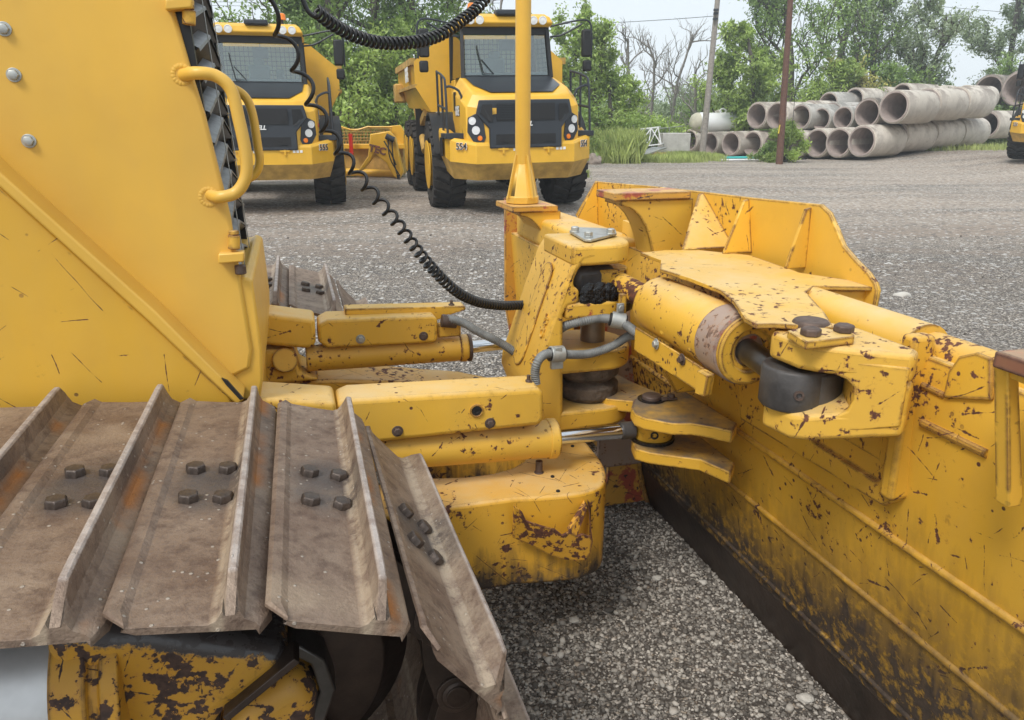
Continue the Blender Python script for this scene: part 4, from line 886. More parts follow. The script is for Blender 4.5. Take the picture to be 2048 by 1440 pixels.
# ================================================================== DUMP TRUCKS
def loft(mb, rings, cap=True, closed=True):
    n = len(rings[0]); v = np.vstack([np.array(r, float) for r in rings]); m = len(rings)
    f = [(i * n + j, i * n + (j + 1) % n, (i + 1) * n + (j + 1) % n, (i + 1) * n + j) for i in range(m - 1) for j in range(n if closed else n - 1)]
    if cap: f += [tuple(range(n))[::-1], tuple(range((m - 1) * n, m * n))]
    return mb.add(v, f)
def tyre_mesh(r=.92, w=.70):
    mb = MB(); h = w / 2
    mb.lathe((0, 0, 0), (1, 0, 0), [(-h * .62, .47), (-h * .92, .56), (-h, r * .80), (-h * .93, r * .90), (-h * .8, r * .94), (h * .8, r * .94), (h * .93, r * .90), (h, r * .80), (h * .92, .56), (h * .62, .47)], 48)
    for k in range(26):
        for sd in (-1, 1):
            a0 = 2 * math.pi * (k + (.5 if sd > 0 else 0)) / 26; da = 2 * math.pi / 26
            v = []
            for rr in (r * .93, r):
                for x, a in ((.02 * sd, a0), (.02 * sd, a0 + da * .55), (h * .55 * sd, a0 + da * .95), (h * .99 * sd, a0 + da * 1.05), (h * .99 * sd, a0 + da * .45), (h * .55 * sd, a0 + da * .35)):
                    q = rr if abs(x) < h * .9 else rr * .955
                    v.append((x, q * math.sin(a), q * math.cos(a)))
            mb.add(v, [tuple(range(6)), tuple(range(6, 12))] + [(i, (i + 1) % 6, 6 + (i + 1) % 6, 6 + i) for i in range(6)])
    return mb
TY = tyre_mesh()
def mir(pts): return [(-p[0],) + tuple(p[1:]) for p in pts]
def make_truck(name, label, loc, rz, num, scale=1.0, roll=0, beacon=1, side=('B30E'), rear_yaw=0):
    t = empty(name, label, 'dump truck', loc, rz, 'articulated dump trucks parked in the yard'); t.scale = (scale,) * 3; t.rotation_euler = (0, roll, rz)
    b = lambda mb, nm, mat, par=None, **k: mb.build(nm, M[mat], par or t, base=(0, 0, 0), **k)
    # wheels
    for (x, y) in ((-1.3, 0), (1.3, 0), (-1.3, 4.25), (1.3, 4.25), (-1.3, 5.95), (1.3, 5.95)):
        w = b(TY, 'wheel', 'tyre', sharp=25); w.location = (x, y, .92); sgn = -1 if x < 0 else 1
        w.rotation_euler = (x * 1.7 + y, 0, 0)
        b(MB().lathe((sgn * .36, 0, 0), (-sgn, 0, 0), [(-.02, .50), (.0, .50), (.02, .45), (.14, .42), (.15, .26), (.05, .24), (.02, .16), (.0, .08)], 32), 'rim', 'tyel', w)
    b(MB().box((-1.0, -.25, .65), (1.0, .25, 1.15)).box((-.5, .2, .8), (.5, 6.4, 1.6)), 'chassis', 'tblack')
    # bumper
    plan = [(-1.50, -.85), (-1.40, -1.72), (-.96, -2.15), (.96, -2.15), (1.40, -1.72), (1.50, -.85)]
    zt = [1.66, 1.50, 1.40, 1.40, 1.50, 1.66]; zb = [1.22, 1.06, 1.02, 1.02, 1.06, 1.22]
    top_in = [(x * .85, y + .35, z + .02) for (x, y), z in zip(plan, zt)]
    mb = MB(); loft(mb, [top_in, [(x * .985, y + .03, z + .01) for (x, y), z in zip(plan, zt)], [(x, y, z - .05) for (x, y), z in zip(plan, zt)], [(x, y, z) for (x, y), z in zip(plan, zb)]], cap=False, closed=False)
    bp = b(mb, 'bumper', 'tyel', bevel=.012, sharp=20)
    mb = MB(); loft(mb, [[(x, y, z) for (x, y), z in zip(plan, zb)], [(x * .93, y + .25, max(.70, z - .34)) for (x, y), z in zip(plan, zb)], [(x * .8, y + .9, max(.68, z - .36)) for (x, y), z in zip(plan, zb)]], cap=False, closed=False)
    b(mb, 'bumper_lip', 'tyel2', bp, sharp=20)
    for sx in (-1, 1):
        b(MB().box((sx * .44 - .10, -2.175, 1.27), (sx * .44 + .10, -2.15, 1.31)).box((sx * .44 - .02, -2.18, 1.2), (sx * .44 + .02, -2.15, 1.38)), 'tow_bracket', 'tyel', bp)
        b(MB().box((sx * .44 - .07, -2.19, 1.38), (sx * .44 + .07, -2.10, 1.41)), 'hinge', 'tgrey', bp)
        mb = MB()
        d = A(.44 * sx, 0, 0)
        n_ = A(sx * .70, -.71, 0); c = A(sx * 1.20, -1.945, 1.34) + n_ * .012
        text(mb, num, c, A(.71, .70 * sx, 0), A(0, 0, 1), .17, .004, .05); b(mb, 'fleet_number', 'white', bp)
        mb = MB(); text(mb, num, c + n_ * .006, A(.71, .70 * sx, 0), A(0, 0, 1), .17, .004, .012); b(mb, 'fleet_number', 'blackpaint', bp)
        b(MB().box((sx * 1.502 - .01, -1.35, 1.15), (sx * 1.502 + .01, -1.05, 1.5)), 'step_recess', 'tblack', bp)
    for dx in (-.22, -.15, -.08, .62, .69, .76): b(MB().box((dx - .025, -2.158, 1.25), (dx + .025, -2.15, 1.30)), 'inspection_sticker', 'white', bp)
    # bonnet
    xy0 = [(-1.15, -.5), (-1.15, -1.6), (-1.1, -1.93), (-.7, -2.12), (.7, -2.12), (1.1, -1.93), (1.15, -1.6), (1.15, -.5)]
    z1 = [2.34, 2.18, 2.05, 2.0, 2.0, 2.05, 2.18, 2.34]
    top = [(-.98, -.5, 2.64), (-.98, -1.5, 2.42), (-.93, -1.82, 2.30), (-.64, -1.99, 2.25), (.64, -1.99, 2.25), (.93, -1.82, 2.30), (.98, -1.5, 2.42), (.98, -.5, 2.64)]
    mb = MB(); loft(mb, [[(x, y, 1.40) for x, y in xy0], [(x, y, z) for (x, y), z in zip(xy0, z1)], top], cap=False, closed=False)
    n0 = mb.n - 8; mb.f += [(n0, n0 + 1, n0 + 6, n0 + 7), (n0 + 1, n0 + 2, n0 + 5, n0 + 6), (n0 + 2, n0 + 3, n0 + 4, n0 + 5)]
    hd = b(mb, 'bonnet', 'tyel', bevel=.03, segs=3, sharp=30)
    b(MB().add([(-.60, -1.86, 2.315), (.60, -1.86, 2.315), (.86, -1.45, 2.455), (.90, -.52, 2.662), (-.90, -.52, 2.662), (-.86, -1.45, 2.455)], [(0, 1, 2, 5), (5, 2, 3, 4)]).add([(-.60, -1.86, 2.26), (.60, -1.86, 2.26), (.86, -1.45, 2.40), (.90, -.52, 2.6), (-.90, -.52, 2.6), (-.86, -1.45, 2.40)], [(0, 1, 7 - 7, 0)][:0]), 'bonnet_panel', 'thood', hd)
    gr = [(-.87, 2.17), (.87, 2.17), (.93, 1.92), (.70, 1.66), (.70, 1.30), (-.70, 1.30), (-.70, 1.66), (-.93, 1.92)]
    g = b(MB().prism([(x, -2.10 + max(0, abs(x) - .7) * .4, z) for x, z in gr], (0, -.085, 0)), 'grille_frame', 'tgrey', bevel=.02, segs=2)
    for p in ([(-.56, 2.10), (.56, 2.10), (.56, 1.80), (-.56, 1.80)], [(-.58, 1.67), (.58, 1.67), (.58, 1.37), (-.58, 1.37)], [(.64, 2.09), (.82, 2.09), (.86, 1.93), (.70, 1.78), (.64, 1.78)], [(-.64, 2.09), (-.82, 2.09), (-.86, 1.93), (-.70, 1.78), (-.64, 1.78)]):
        b(MB().prism([(x, -2.178 + max(0, abs(x) - .7) * .4, z) for x, z in p], (0, -.012, 0)), 'grille_mesh', 'tblack', g)
    for k in range(9): b(MB().box((-.56, -2.198, 1.83 + k * .03), (-.20, -2.19, 1.84 + k * .03)), 'grille_bar', 'tgrey', g)
    b(MB().prism([(-.16, -2.185, 1.785), (.16, -2.185, 1.785), (.12, -2.185, 1.69), (-.12, -2.185, 1.69)], (0, -.012, 0)), 'badge_plate', 'tgrey', g)
    mb = MB(); text(mb, 'BELL', (0, -2.203, 1.737), (1, 0, 0), (0, 0, 1), .115, .004, .035, .25); b(mb, 'badge_lettering', 'white', g)
    for sx in (-1, 1):
        pod = [(.76, 1.50), (.80, 1.80), (.93, 1.93), (1.07, 1.86), (1.085, 1.60), (.98, 1.42), (.80, 1.40)]
        yy = lambda x: -2.12 + max(0, abs(x) - .7) * .475
        h = b(MB().prism([(sx * x, yy(x) - .025, z) for x, z in pod], (0, .05, 0)), 'headlight', 'tgrey', bevel=.008)
        for (x, z, r_, mt) in ((.99, 1.80, .062, 'lens'), (.93, 1.63, .068, 'lens'), (.86, 1.49, .04, 'orange')):
            b(MB().lathe((sx * x, yy(x) - .02, z), (sx * .42, -.9, 0), [(0, r_ * 1.15), (.018, r_ * 1.15), (.02, r_), (.012, r_ * .95), (.018, r_ * .4)], 20), 'lamp', mt, h)
        mb = MB(); text(mb, 'B30E', (sx * 1.158, -1.25, 1.98), (0, sx, 0), (0, 0, 1), .24, .004, .07); b(mb, 'model_lettering', 'blackpaint', hd)
        mb = MB(); text(mb, 'B30E', (sx * 1.164, -1.25, 1.98), (0, sx, 0), (0, 0, 1), .24, .004, .03); b(mb, 'model_lettering', 'white', hd)
        b(MB().box((sx * 1.15 - .012, -.95, 2.0), (sx * 1.15 + .012, -.75, 2.35)), 'air_slot', 'tblack', hd)
        b(MB().box((sx * 1.12 - .012, -1.72, 1.75), (sx * 1.12 + .03, -1.66, 1.82)), 'side_lamp', 'red', hd)
        # deck, wheel arch and handrails
        dk_ = b(MB().box((min(sx * 1.1, sx * 1.48), -1.75, 1.48), (max(sx * 1.1, sx * 1.48), .7, 1.58)), 'deck', 'tgrey', bevel=.01)
        mb = MB(); arc = [(1.02 * math.cos(a), .92 + 1.06 * math.sin(a)) for a in np.linspace(.05, math.pi - .25, 14)]
        mb.prism([(sx * 1.0, y, z) for y, z in arc] + [(sx * 1.0, y * .95, (z - .92) * .95 + .92) for y, z in arc[::-1]], (sx * .62, 0, 0)); b(mb, 'wheel_arch', 'black', dk_)
        rails = []
        x = sx * 1.42
        for pth in ([(x, -1.66, 1.55), (x, -1.55, 2.45), (x, -1.25, 2.62), (x, -.35, 2.75), (x, -.28, 2.66), (x, -.28, 1.6)], [(x, -1.62, 2.02), (x, -.28, 2.12)], [(x, -1.0, 1.6), (x, -1.0, 2.66)], [(sx * 1.12, -1.68, 1.55), (sx * 1.12, -1.58, 2.25), (sx * 1.3, -1.58, 2.42), (x, -1.54, 2.42)]):
            b(MB().tube(smooth_path(pth, 3) if len(pth) > 2 else pth, .024, 7), 'handrail', 'tgrey', dk_)
        # mirrors
        for pth in ([(sx * .95, -.35, 3.62), (sx * 1.5, -.5, 3.72), (sx * 1.74, -.5, 3.70), (sx * 1.80, -.5, 3.5), (sx * 1.80, -.5, 3.0)], [(sx * .95, -.35, 3.42), (sx * 1.2, -.42, 3.46), (sx * 1.6, -.5, 3.66)]):
            mr = b(MB().tube(smooth_path(pth, 4), .020, 7), 'mirror_arm', 'tgrey')
        b(MB().box((sx * 1.68 - .10, -.60, 3.02), (sx * 1.68 + .10, -.46, 3.55)), 'mirror', 'black', mr, bevel=.04, segs=3)
        b(MB().box((sx * 1.70 - .09, -.58, 2.74), (sx * 1.70 + .09, -.46, 2.96)), 'mirror', 'black', mr, bevel=.04, segs=3)
    # cab
    A0, A1 = (-.90, -.52, 2.62), (-.86, -.28, 3.60)
    cb = b(MB().box((-.95, .55, 1.7), (.95, 1.15, 2.65)).box((-.98, -.5, 1.6), (.98, .6, 2.5)), 'cab', 'tyel', bevel=.02)
    for sx in (-1, 1):
        b(MB().beam((sx * .92, -.53, 2.60), (sx * .88, -.30, 3.62), .075, .09), 'pillar', 'black', cb)
        b(MB().beam((sx * .92, 1.1, 2.60), (sx * .90, 1.1, 3.62), .10, .10), 'pillar', 'black', cb)
        b(MB().prism([(sx * .935, -.48, 2.66), (sx * .935, 1.08, 2.66), (sx * .90, 1.05, 3.56), (sx * .89, -.27, 3.56)], (sx * .008, 0, 0)), 'side_window', 'glass', cb)
    b(MB().beam((-.92, -.50, 2.64), (.92, -.50, 2.64), .06, .07), 'pillar', 'black', cb)
    b(MB().box((-.88, -.36, 3.46), (.88, -.27, 3.62)), 'sun_visor', 'black', cb)
    b(MB().prism([(-.86, -.515, 2.68), (.86, -.515, 2.68), (.83, -.325, 3.50), (-.83, -.325, 3.50)], (0, .01, 0)), 'windscreen', 'glass', cb)
    b(MB().box((-.86, -.45, 2.55), (.86, .1, 2.74)), 'dashboard', 'cabin', cb, bevel=.03)
    rp = b(MB().box((-.85, 1.02, 2.6), (.85, 1.06, 3.5)), 'rear_screen', 'screen', cb)
    for k in range(17): b(MB().box((-.8 + k * .1 - .006, 1.0, 2.6), (-.8 + k * .1 + .006, 1.012, 3.5)), 'guard_bar', 'tgrey', rp)
    for k in range(8): b(MB().box((-.85, .99, 2.68 + k * .1), (.85, 1.0, 2.692 + k * .1)), 'guard_bar', 'tgrey', rp)
    b(MB().box((-.30, .45, 2.6), (.16, .62, 3.08)).box((-.18, .47, 3.05), (.06, .58, 3.22)), 'seat', 'cabin', cb, bevel=.05, segs=3)
    b(MB().box((.30, .3, 2.6), (.48, .5, 2.98)), 'console', 'cabin', cb, bevel=.04)
    b(MB().box((-.12, -.30, 3.16), (.20, -.26, 3.38)).cyl((.04, -.28, 3.36), (.04, -.28, 3.5), .01, n=6), 'inside_mirror', 'tgrey', cb, bevel=.015)
    b(MB().tube([(-.50, -.56, 2.72), (-.58, -.46, 3.1), (-.60, -.42, 3.25)], .012, 6).tube([(-.50, -.56, 2.72), (-.28, -.53, 2.70), (-.52, -.47, 2.98)], .010, 6), 'wiper', 'black', cb)
    rf = MB(); loft(rf, [[(-.93, -.50, 3.60), (.93, -.50, 3.60), (.93, 1.15, 3.60), (-.93, 1.15, 3.60)], [(-.96, -.58, 3.66), (.96, -.58, 3.66), (.98, 1.2, 3.66), (-.98, 1.2, 3.66)], [(-.90, -.54, 3.77), (.90, -.54, 3.77), (.92, 1.15, 3.80), (-.92, 1.15, 3.80)], [(-.82, -.42, 3.84), (.82, -.42, 3.84), (.84, 1.1, 3.86), (-.84, 1.1, 3.86)]])
    rf = b(rf, 'cab_roof', 'tyel', bevel=.02)
    b(MB().box((-.22, -.62, 3.80), (.26, -.3, 3.90)), 'roof_vent', 'tgrey', rf, bevel=.025)
    for x in (-.74, -.55, .55, .74): b(MB().lathe((x, -.55, 3.705), (0, -1, 0), [(0, .082), (.04, .082), (.045, .07), (.035, .066), (.045, .02)], 20), 'work_lamp', 'lens', rf)
    if beacon:
        bc = b(MB().cyl((.52 * beacon, .6, 3.84), (.52 * beacon, .6, 4.06), .03, n=10), 'beacon_post', 'tgrey', rf)
        b(MB().lathe((.52 * beacon, .6, 4.04), (0, 0, 1), [(0, .085), (.11, .078), (.13, .05)], 20), 'beacon', 'orange', bc)
    b(MB().cyl((-.1, .7, 3.85), (-.1, .7, 4.15), .008, n=6), 'aerial', 'tgrey', rf)
    # hopper
    hb = [(-1.05, 3.62), (1.05, 3.62), (1.72, 3.08), (1.72, 2.55), (1.38, 2.0), (-1.38, 2.0), (-1.72, 2.55), (-1.72, 3.08)]
    hp = MB().prism([(x, 1.45, z) for x, z in hb], (0, .12, 0))
    hp.add([(-1.72, 1.5, 3.08), (-1.72, 1.5, 2.55), (-1.38, 1.5, 2.0), (-1.55, 5.6, 2.15), (-1.75, 6.4, 2.85), (-1.75, 6.2, 3.15)], [(0, 1, 2, 3, 4, 5)])
    hp.add([(1.72, 1.5, 3.08), (1.72, 1.5, 2.55), (1.38, 1.5, 2.0), (1.55, 5.6, 2.15), (1.75, 6.4, 2.85), (1.75, 6.2, 3.15)], [(0, 1, 2, 3, 4, 5)])
    hp.add([(-1.38, 1.5, 2.0), (1.38, 1.5, 2.0), (1.55, 5.6, 2.15), (-1.55, 5.6, 2.15), (-1.75, 6.4, 2.85), (1.75, 6.4, 2.85)], [(0, 1, 2, 3), (3, 2, 5, 4)])
    ho = b(hp, 'hopper', 'tyel', bevel=0)
    for sx in (-1, 1):
        b(MB().beam((sx * 1.74, 1.45, 3.08), (sx * 1.77, 6.2, 3.15), .12, .14).beam((sx * 1.72, 1.45, 2.56), (sx * 1.74, 6.0, 2.6), .10, .08), 'hopper_rail', 'tyel2', ho)
        b(MB().beam((sx * 1.40, 2.2, 2.0), (sx * 1.45, 4.6, 1.4), .16, .16).cyl((sx * 1.45, 2.6, 1.1), (sx * 1.45, 4.3, 2.1), .09, n=14), 'hoist_cylinder', 'tyel2', ho)
        b(MB().box((min(sx * 1.1, sx * 1.6), 3.1, 1.0), (max(sx * 1.1, sx * 1.6), 3.14, 2.1)), 'mud_flap', 'black', ho)
    mb = MB(); text(mb, 'B30E', (-1.80, 2.7, 2.84), (0, -1, 0), (0, 0, 1), .42, .004, .06); b(mb, 'hopper_lettering', 'white', ho)
    b(MB().box((-1.55, 5.9, 2.3), (-1.9, 6.5, 2.8)), 'tailgate_arm', 'tyel2', ho, bevel=.04)
    return t
make_truck('dump_truck', 'yellow articulated dump truck numbered 554 parked facing the yard behind the mast', (-.16, 16.95, 0), R(12.0), '554', roll=R(-1.0), beacon=-1)
make_truck('dump_truck', 'yellow articulated dump truck numbered 555 with orange beacon, partly behind the bulldozer handles', (-5.30, 16.95, 0), R(14.0), '555', scale=.955, beacon=1)
make_truck('dump_truck', 'yellow dump truck far right, cut off by the picture edge beside the concrete pipes', (20.15, 28.6, .38), R(-46), '553', scale=.95, beacon=0)

# ================================================================== YARD THINGS
def solo(mb, name, mat, label, cat, group=None, **k):
    v = np.vstack(mb.v); base = A((v[:, 0].min() + v[:, 0].max()) / 2, (v[:, 1].min() + v[:, 1].max()) / 2, v[:, 2].min())
    o = mb.build(name, M[mat] if isinstance(mat, str) else mat, None, base=base, **k); return tag(o, label, cat, group)
# concrete pipes
def conc(name, c0, c1, st):
    n = NT(name); a = n.noise(1.3, 6, .65); bb = n.noise(9, 5, .7); oi = n.nd('ShaderNodeObjectInfo')
    col = n.mix(n.step(n.noise(.8, 5, .65), .35, .65), c0, c1)
    col = n.mix(n.math('MULTIPLY', n.step(oi.outputs['Random'], 0, 1), .5), col, (.50, .46, .40))
    sp = n.nd('ShaderNodeSeparateXYZ'); g = n.nd('ShaderNodeNewGeometry'); n.lk(g.outputs['Normal'], sp.inputs[0])
    s_ = n.math('MULTIPLY', n.step(a, .45, .58), n.math('ADD', .35, n.math('MULTIPLY', n.step(sp.outputs[2], .2, .9), .6)))
    col = n.mix(s_, col, st); col = n.mix(n.math('MULTIPLY', n.step(bb, .55, .75), .35), col, (.16, .14, .12))
    return n.fin(col, .9, 0, n.bump(bb, .4, .02), .2)
M['conc'] = conc('weathered concrete', (.58, .53, .46), (.74, .68, .60), (.26, .22, .19))
M['conc2'] = conc('pale grey concrete', (.45, .44, .42), (.60, .59, .56), (.25, .24, .22))
M['concin'] = simple('pipe bore', (.40, .33, .30), .9, 0, .25, 3, .2, 30, .02)
M['concdark'] = conc('dark stained concrete', (.22, .19, .16), (.34, .29, .25), (.10, .09, .08))
PA = R(57); PD = A(math.sin(PA), math.cos(PA), 0)
def pipe_mesh(r, L=2.44, mat='conc'):
    th = r * .17
    key = (r, mat)
    if key not in PM:
        mb = MB(); n = 44
        mb.lathe((0, 0, 0), (0, 1, 0), [(.06, r - th), (.0, r - th), (.0, r - th * .45), (.05, r - th * .45), (.05, r * .995), (.07, r), (L - .02, r), (L, r * .985), (L, r - th), (L - .05, r - th)], n)
        mb.f = mb.f[:-2]
        mb.lathe((0, 0, 0), (0, 1, 0), [(.06, r - th), (L - .05, r - th)], n); mb.f = mb.f[:-2]
        o = mb.build('tmp', M[mat], base=(0, 0, 0), sharp=30); PM[key] = o.data; o.data.materials.append(M['concin'])
        for p in o.data.polygons:
            c = p.center; 
            if math.hypot(c[0], c[2]) < r - th * .6: p.material_index = 1
        bpy.data.objects.remove(o)
    return PM[key]
PM = {}
def pipe_line(u, v, r, nseg, lab, d=None, mat='conc', gap=None, layer='', az=0):
    c = W(u, v, z=r) if d is None else W(u, v, y=d)
    pd = A(math.sin(PA + az), math.cos(PA + az), 0)
    for k in range(nseg):
        o = bpy.data.objects.new('concrete_pipe', pipe_mesh(r, mat=mat)); COL.objects.link(o)
        jit = random.uniform(-.012, .012)
        q = c + pd * (2.47 * k + (gap[k] if gap else 0)); o.location = (q[0], q[1], max(q[2], r) + jit + float(gz(q[0] + 1, q[1] + .6))); o.rotation_euler = (random.random() * 6.28 if 0 else 0, 0, -(PA + az) + random.uniform(-.008, .008))
        o.rotation_euler[1] = random.random() * 6.28
        which = 'open mouthed concrete pipe' if k == 0 else ['', 'second', 'third', 'fourth'][k] + ' concrete pipe'
        tag(o, which + ' of ' + lab if k else which + ' fronting ' + lab, 'concrete pipe', 'concrete pipes stacked at the yard edge')
for args in (
 (1722, 287, .70, 4, 'the long bottom line nearest the camera', 34.8, 'conc'),
 (1968, 266, .72, 3, 'the bottom line past the gap, beside the cone', 41.6, 'conc'),
 (1676, 288, .68, 2, 'the bottom line second from the longest', 35.9, 'conc'),
 (1633, 288, .68, 2, 'the bottom line just right of the bush', 37.0, 'conc'),
 (1786, 223, .71, 3, 'the top line above the long front one', 34.6, 'conc'),
 (1925, 212, .66, 1, 'the brown stained top line by the dark mouths', 43, 'conc'),
 (1733, 232, .66, 3, 'the dark stained upper line second from front', 35.8, 'concdark'),
 (1685, 240, .54, 2, 'the small pale upper line, right twin', 37.0, 'conc2'),
 (1641, 241, .54, 2, 'the small pale upper line above the bush', 38.2, 'conc2'),
 (1655, 214, .60, 2, 'the pale line topping the heap over the small ones', 41.5, 'conc2'),
 (1705, 211, .60, 3, 'the top rear line over the dark stained one', 42, 'conc'),
 (1800, 206, .60, 2, 'the rearmost top line against the trees', 43, 'conc'),
 (1974, 195, .84, 2, 'the big dark mouthed line left of the largest', 46, 'concdark'),
 (2036, 192, .98, 2, 'the largest dark mouthed line above the far truck', 44, 'concdark'),
 (1461, 287, .63, 2, 'the bottom line just left of the bush', 40.6, 'conc'),
 (1419, 287, .60, 2, 'the bottom line second left of the bush', 41.8, 'conc'),
 (1378, 281, .60, 2, 'the leftmost bottom line, half in weeds', 43.0, 'conc'),
 (1513, 231, .66, 2, 'the leftmost upper line beside the white tank', 40.2, 'conc'),
 (1553, 231, .66, 2, 'the upper line left of the brown pole', 39.2, 'conc'),
 (1600, 235, .62, 2, 'the upper line right of the brown pole', 38.6, 'conc2'),
 (1504, 289, .64, 1, 'the bottom line behind the left of the bush', 40.0, 'conc'),
 (1547, 289, .64, 1, 'the bottom line behind the middle of the bush', 39.0, 'conc'),
 (1590, 289, .66, 1, 'the bottom line behind the right of the bush', 38.1, 'conc')):
    u, v, r, ns, lab, d, mt = args; pipe_line(u, v, r, ns, lab, d=d, mat=mt)
# tubes on the ground
M['teal'] = simple('teal plastic', (.06, .52, .50), .4, 0, .08, 3, 0)
M['white2'] = simple('white tank paint', (.86, .87, .88), .4, 0, .06, 2, .02)
M['beige'] = simple('beige tank end', (.52, .49, .38), .6, 0, .2, 2, .1)
M['wood'] = simple('weathered grey pole wood', (.30, .27, .24), .85, 0, .25, 9, .5, 30, .02)
M['wood2'] = simple('brown creosote pole wood', (.13, .065, .045), .8, 0, .3, 9, .5, 30, .02)
for i, (u0, u1, v, mt, r_, lab) in enumerate(((1415, 1500, 316, 'teal', .06, 'teal plastic pipe on the ground, left of the bush'), (1440, 1582, 320, 'white2', .045, 'white plastic pipe lying in front of the teal ones'), (1500, 1580, 315, 'teal', .06, 'teal plastic pipe on the ground below the bush'), (1372, 1414, 317, 'black', .09, 'black plastic pipe end left of the teal pipes'), (1580, 1612, 318, 'black', .05, 'thin black pipe right of the teal pipes'))):
    a = W(u0, v, z=r_); b_ = W(u1, v - 1, z=r_); solo(MB().cyl(a, b_, r_, n=14), 'plastic_pipe', mt, lab, 'plastic pipe', 'plastic pipes on the ground by the concrete pipes')
# white tanks
for (u0, u1, v, d, r_, lab) in ((1396, 1500, 245, 43, .50, 'white cylindrical tank with beige end behind the grey utility pole'), (1436, 1498, 238, 47, .50, 'white tank behind the first tank')):
    a = W(u0, v, y=d); b_ = W(u1, v - 2, y=d + .6); ax = (b_ - a) / np.linalg.norm(b_ - a); Ln = np.linalg.norm(b_ - a)
    o = solo(MB().lathe(a, ax, [(0, r_), (Ln, r_), (Ln + .15, r_ * .85), (Ln + .24, r_ * .5), (Ln + .27, .05)], 36), 'storage_tank', 'white2', lab, 'tank', 'white storage tanks')
    bb = o['_b']
    MB().lathe(a, -ax, [(0, r_ * 1.04), (.12, r_ * 1.03), (.3, r_ * .85), (.42, r_ * .5), (.46, .05)], 36).build('tank_end', M['beige'], o)
    MB().lathe(a + ax * .12, ax, [(0, r_ * 1.05), (.14, r_ * 1.05)], 36).build('tank_band', M['white2'], o)
    for q in (.15, .8): MB().box(a + ax * Ln * q + A(-.12, -.3, -1.6 if d < 45 else -1.7), a + ax * Ln * q + A(.12, .3, -r_ + .1)).build('saddle', M['beige'], o)
    MB().tube(smooth_path([a + ax * Ln * .42 + A(0, 0, r_ - .02), a + ax * Ln * .40 + A(0, 0, r_ + .12), a + ax * Ln * .46 + A(0, 0, r_ + .2), a + ax * Ln * .52 + A(0, 0, r_ + .1), a + ax * Ln * .5 + A(0, 0, r_ - .02)], 5), .035, 8).build('lifting_eye', M['white2'], o)
# utility poles with their wires
p0 = W(1409, 262, y=40); p0[2] = 0; p1 = W(1438, -30, y=40); dirn = (p1 - W(1409, 262, y=40)); base = W(1409, 262, y=40) - dirn * (W(1409, 262, y=40)[2] / dirn[2])
po = solo(MB().tube([base, base + (p1 - base) * 1.15], [.17, .11], 14), 'utility_pole', 'wood', 'grey weathered wooden utility pole leaning beside the white tank', 'utility pole', 'utility poles')
for v_, s_ in ((20, .15), (27, .15), (38, -.15)): q = W(1433 - v_ * .08, v_, y=39.8); MB().box(q - A(.10, .1, .05), q + A(.12, .05, .05)).build('insulator', M['tgrey'], po)
p1 = W(1583, -30, y=33); pb = W(1563, 262, y=33); dirn = p1 - pb; base2 = pb - dirn * (pb[2] / dirn[2])
po2 = solo(MB().tube([base2, base2 + (p1 - base2) * 1.15], [.15, .10], 14), 'utility_pole', 'wood2', 'dark brown wooden utility pole rising out of the green bush', 'utility pole', 'utility poles')
M['yelmark'] = simple('yellow guy marker', (.7, .55, .05), .5)
MB().cyl(pb + A(-.15, -.1, -.1), pb + A(-.13, -.1, .25), .03, n=8).build('pole_marker', M['yelmark'], po2)
def wire(pts, lab, r=.014):
    solo(MB().tube(smooth_path(pts, 6), r, 5), 'power_line', 'tgrey', lab, 'power line', 'overhead wires')
wire([W(1430, 32, y=40), W(1320, 40, y=42), W(1200, 46, y=44), W(1000, 50, y=48)], 'wire running left from the grey pole above the trucks')
wire([W(-100, -3, y=60), W(300, 2, y=60), W(620, 5, y=60), W(1000, 0, y=60)], 'upper of the two wires crossing the sky above truck 555')
wire([W(-100, 6, y=60), W(300, 10, y=60), W(620, 12, y=60), W(1000, 6, y=60)], 'lower of the two wires crossing the sky above truck 555')
wire([W(1780, 2, y=70), W(1850, 10, y=70), W(1960, 20, y=70), W(2100, 32, y=70)], 'top wire in the sky gap above the pipes, right side', .018)
wire([W(1780, 18, y=70), W(1850, 27, y=70), W(1960, 35, y=70), W(2100, 46, y=70)], 'middle wire in the sky gap above the pipes, right side', .018)
wire([W(1780, 80, y=70), W(1850, 86, y=70), W(1960, 93, y=70), W(2100, 104, y=70)], 'lowest wire in the sky gap above the pipes, right side', .018)
wire([W(1620, -20, y=33), W(1600, 90, y=33.5), W(1590, 190, y=34), W(1585, 250, y=34.3)], 'guy wire hanging beside the brown pole', .012)
# white truss frame, concrete blocks, fence
tr0 = W(1276, 292, y=38); tb = []
tro_ = MB()
P4 = [W(1282, 258, y=38), W(1302, 256, y=38), W(1316, 254, y=38), W(1322, 288, y=38), W(1297, 291, y=38), W(1278, 292, y=38)]
for a, b_ in ((0, 2), (2, 3), (0, 5), (1, 4), (0, 4), (1, 5), (1, 3), (2, 4), (4, 3), (5, 4)): tro_.beam(P4[a], P4[b_], .05, .05, up=(0, 1, .01))
for a in (0, 2, 3, 5): tro_.beam(P4[a], P4[a] + A(.3, 1.0, 0), .05, .05)
solo(tro_, 'steel_truss', 'white2', 'white lattice steel frame standing in front of the fence', 'steel frame')
q = W(1252, 300, y=37); solo(MB().box(A(q[0], 37, 0), A(q[0] + .55, 38, .95)), 'metal_cabinet', 'conc2', 'pale grey block left of the white lattice frame', 'block', bevel=.02)
q = W(1324, 300, y=39); solo(MB().box(A(q[0], 39, 0), A(q[0] + 1.4, 40.2, 1.18)), 'concrete_block', 'conc2', 'wide grey concrete block right of the white lattice frame', 'concrete block', bevel=.03)
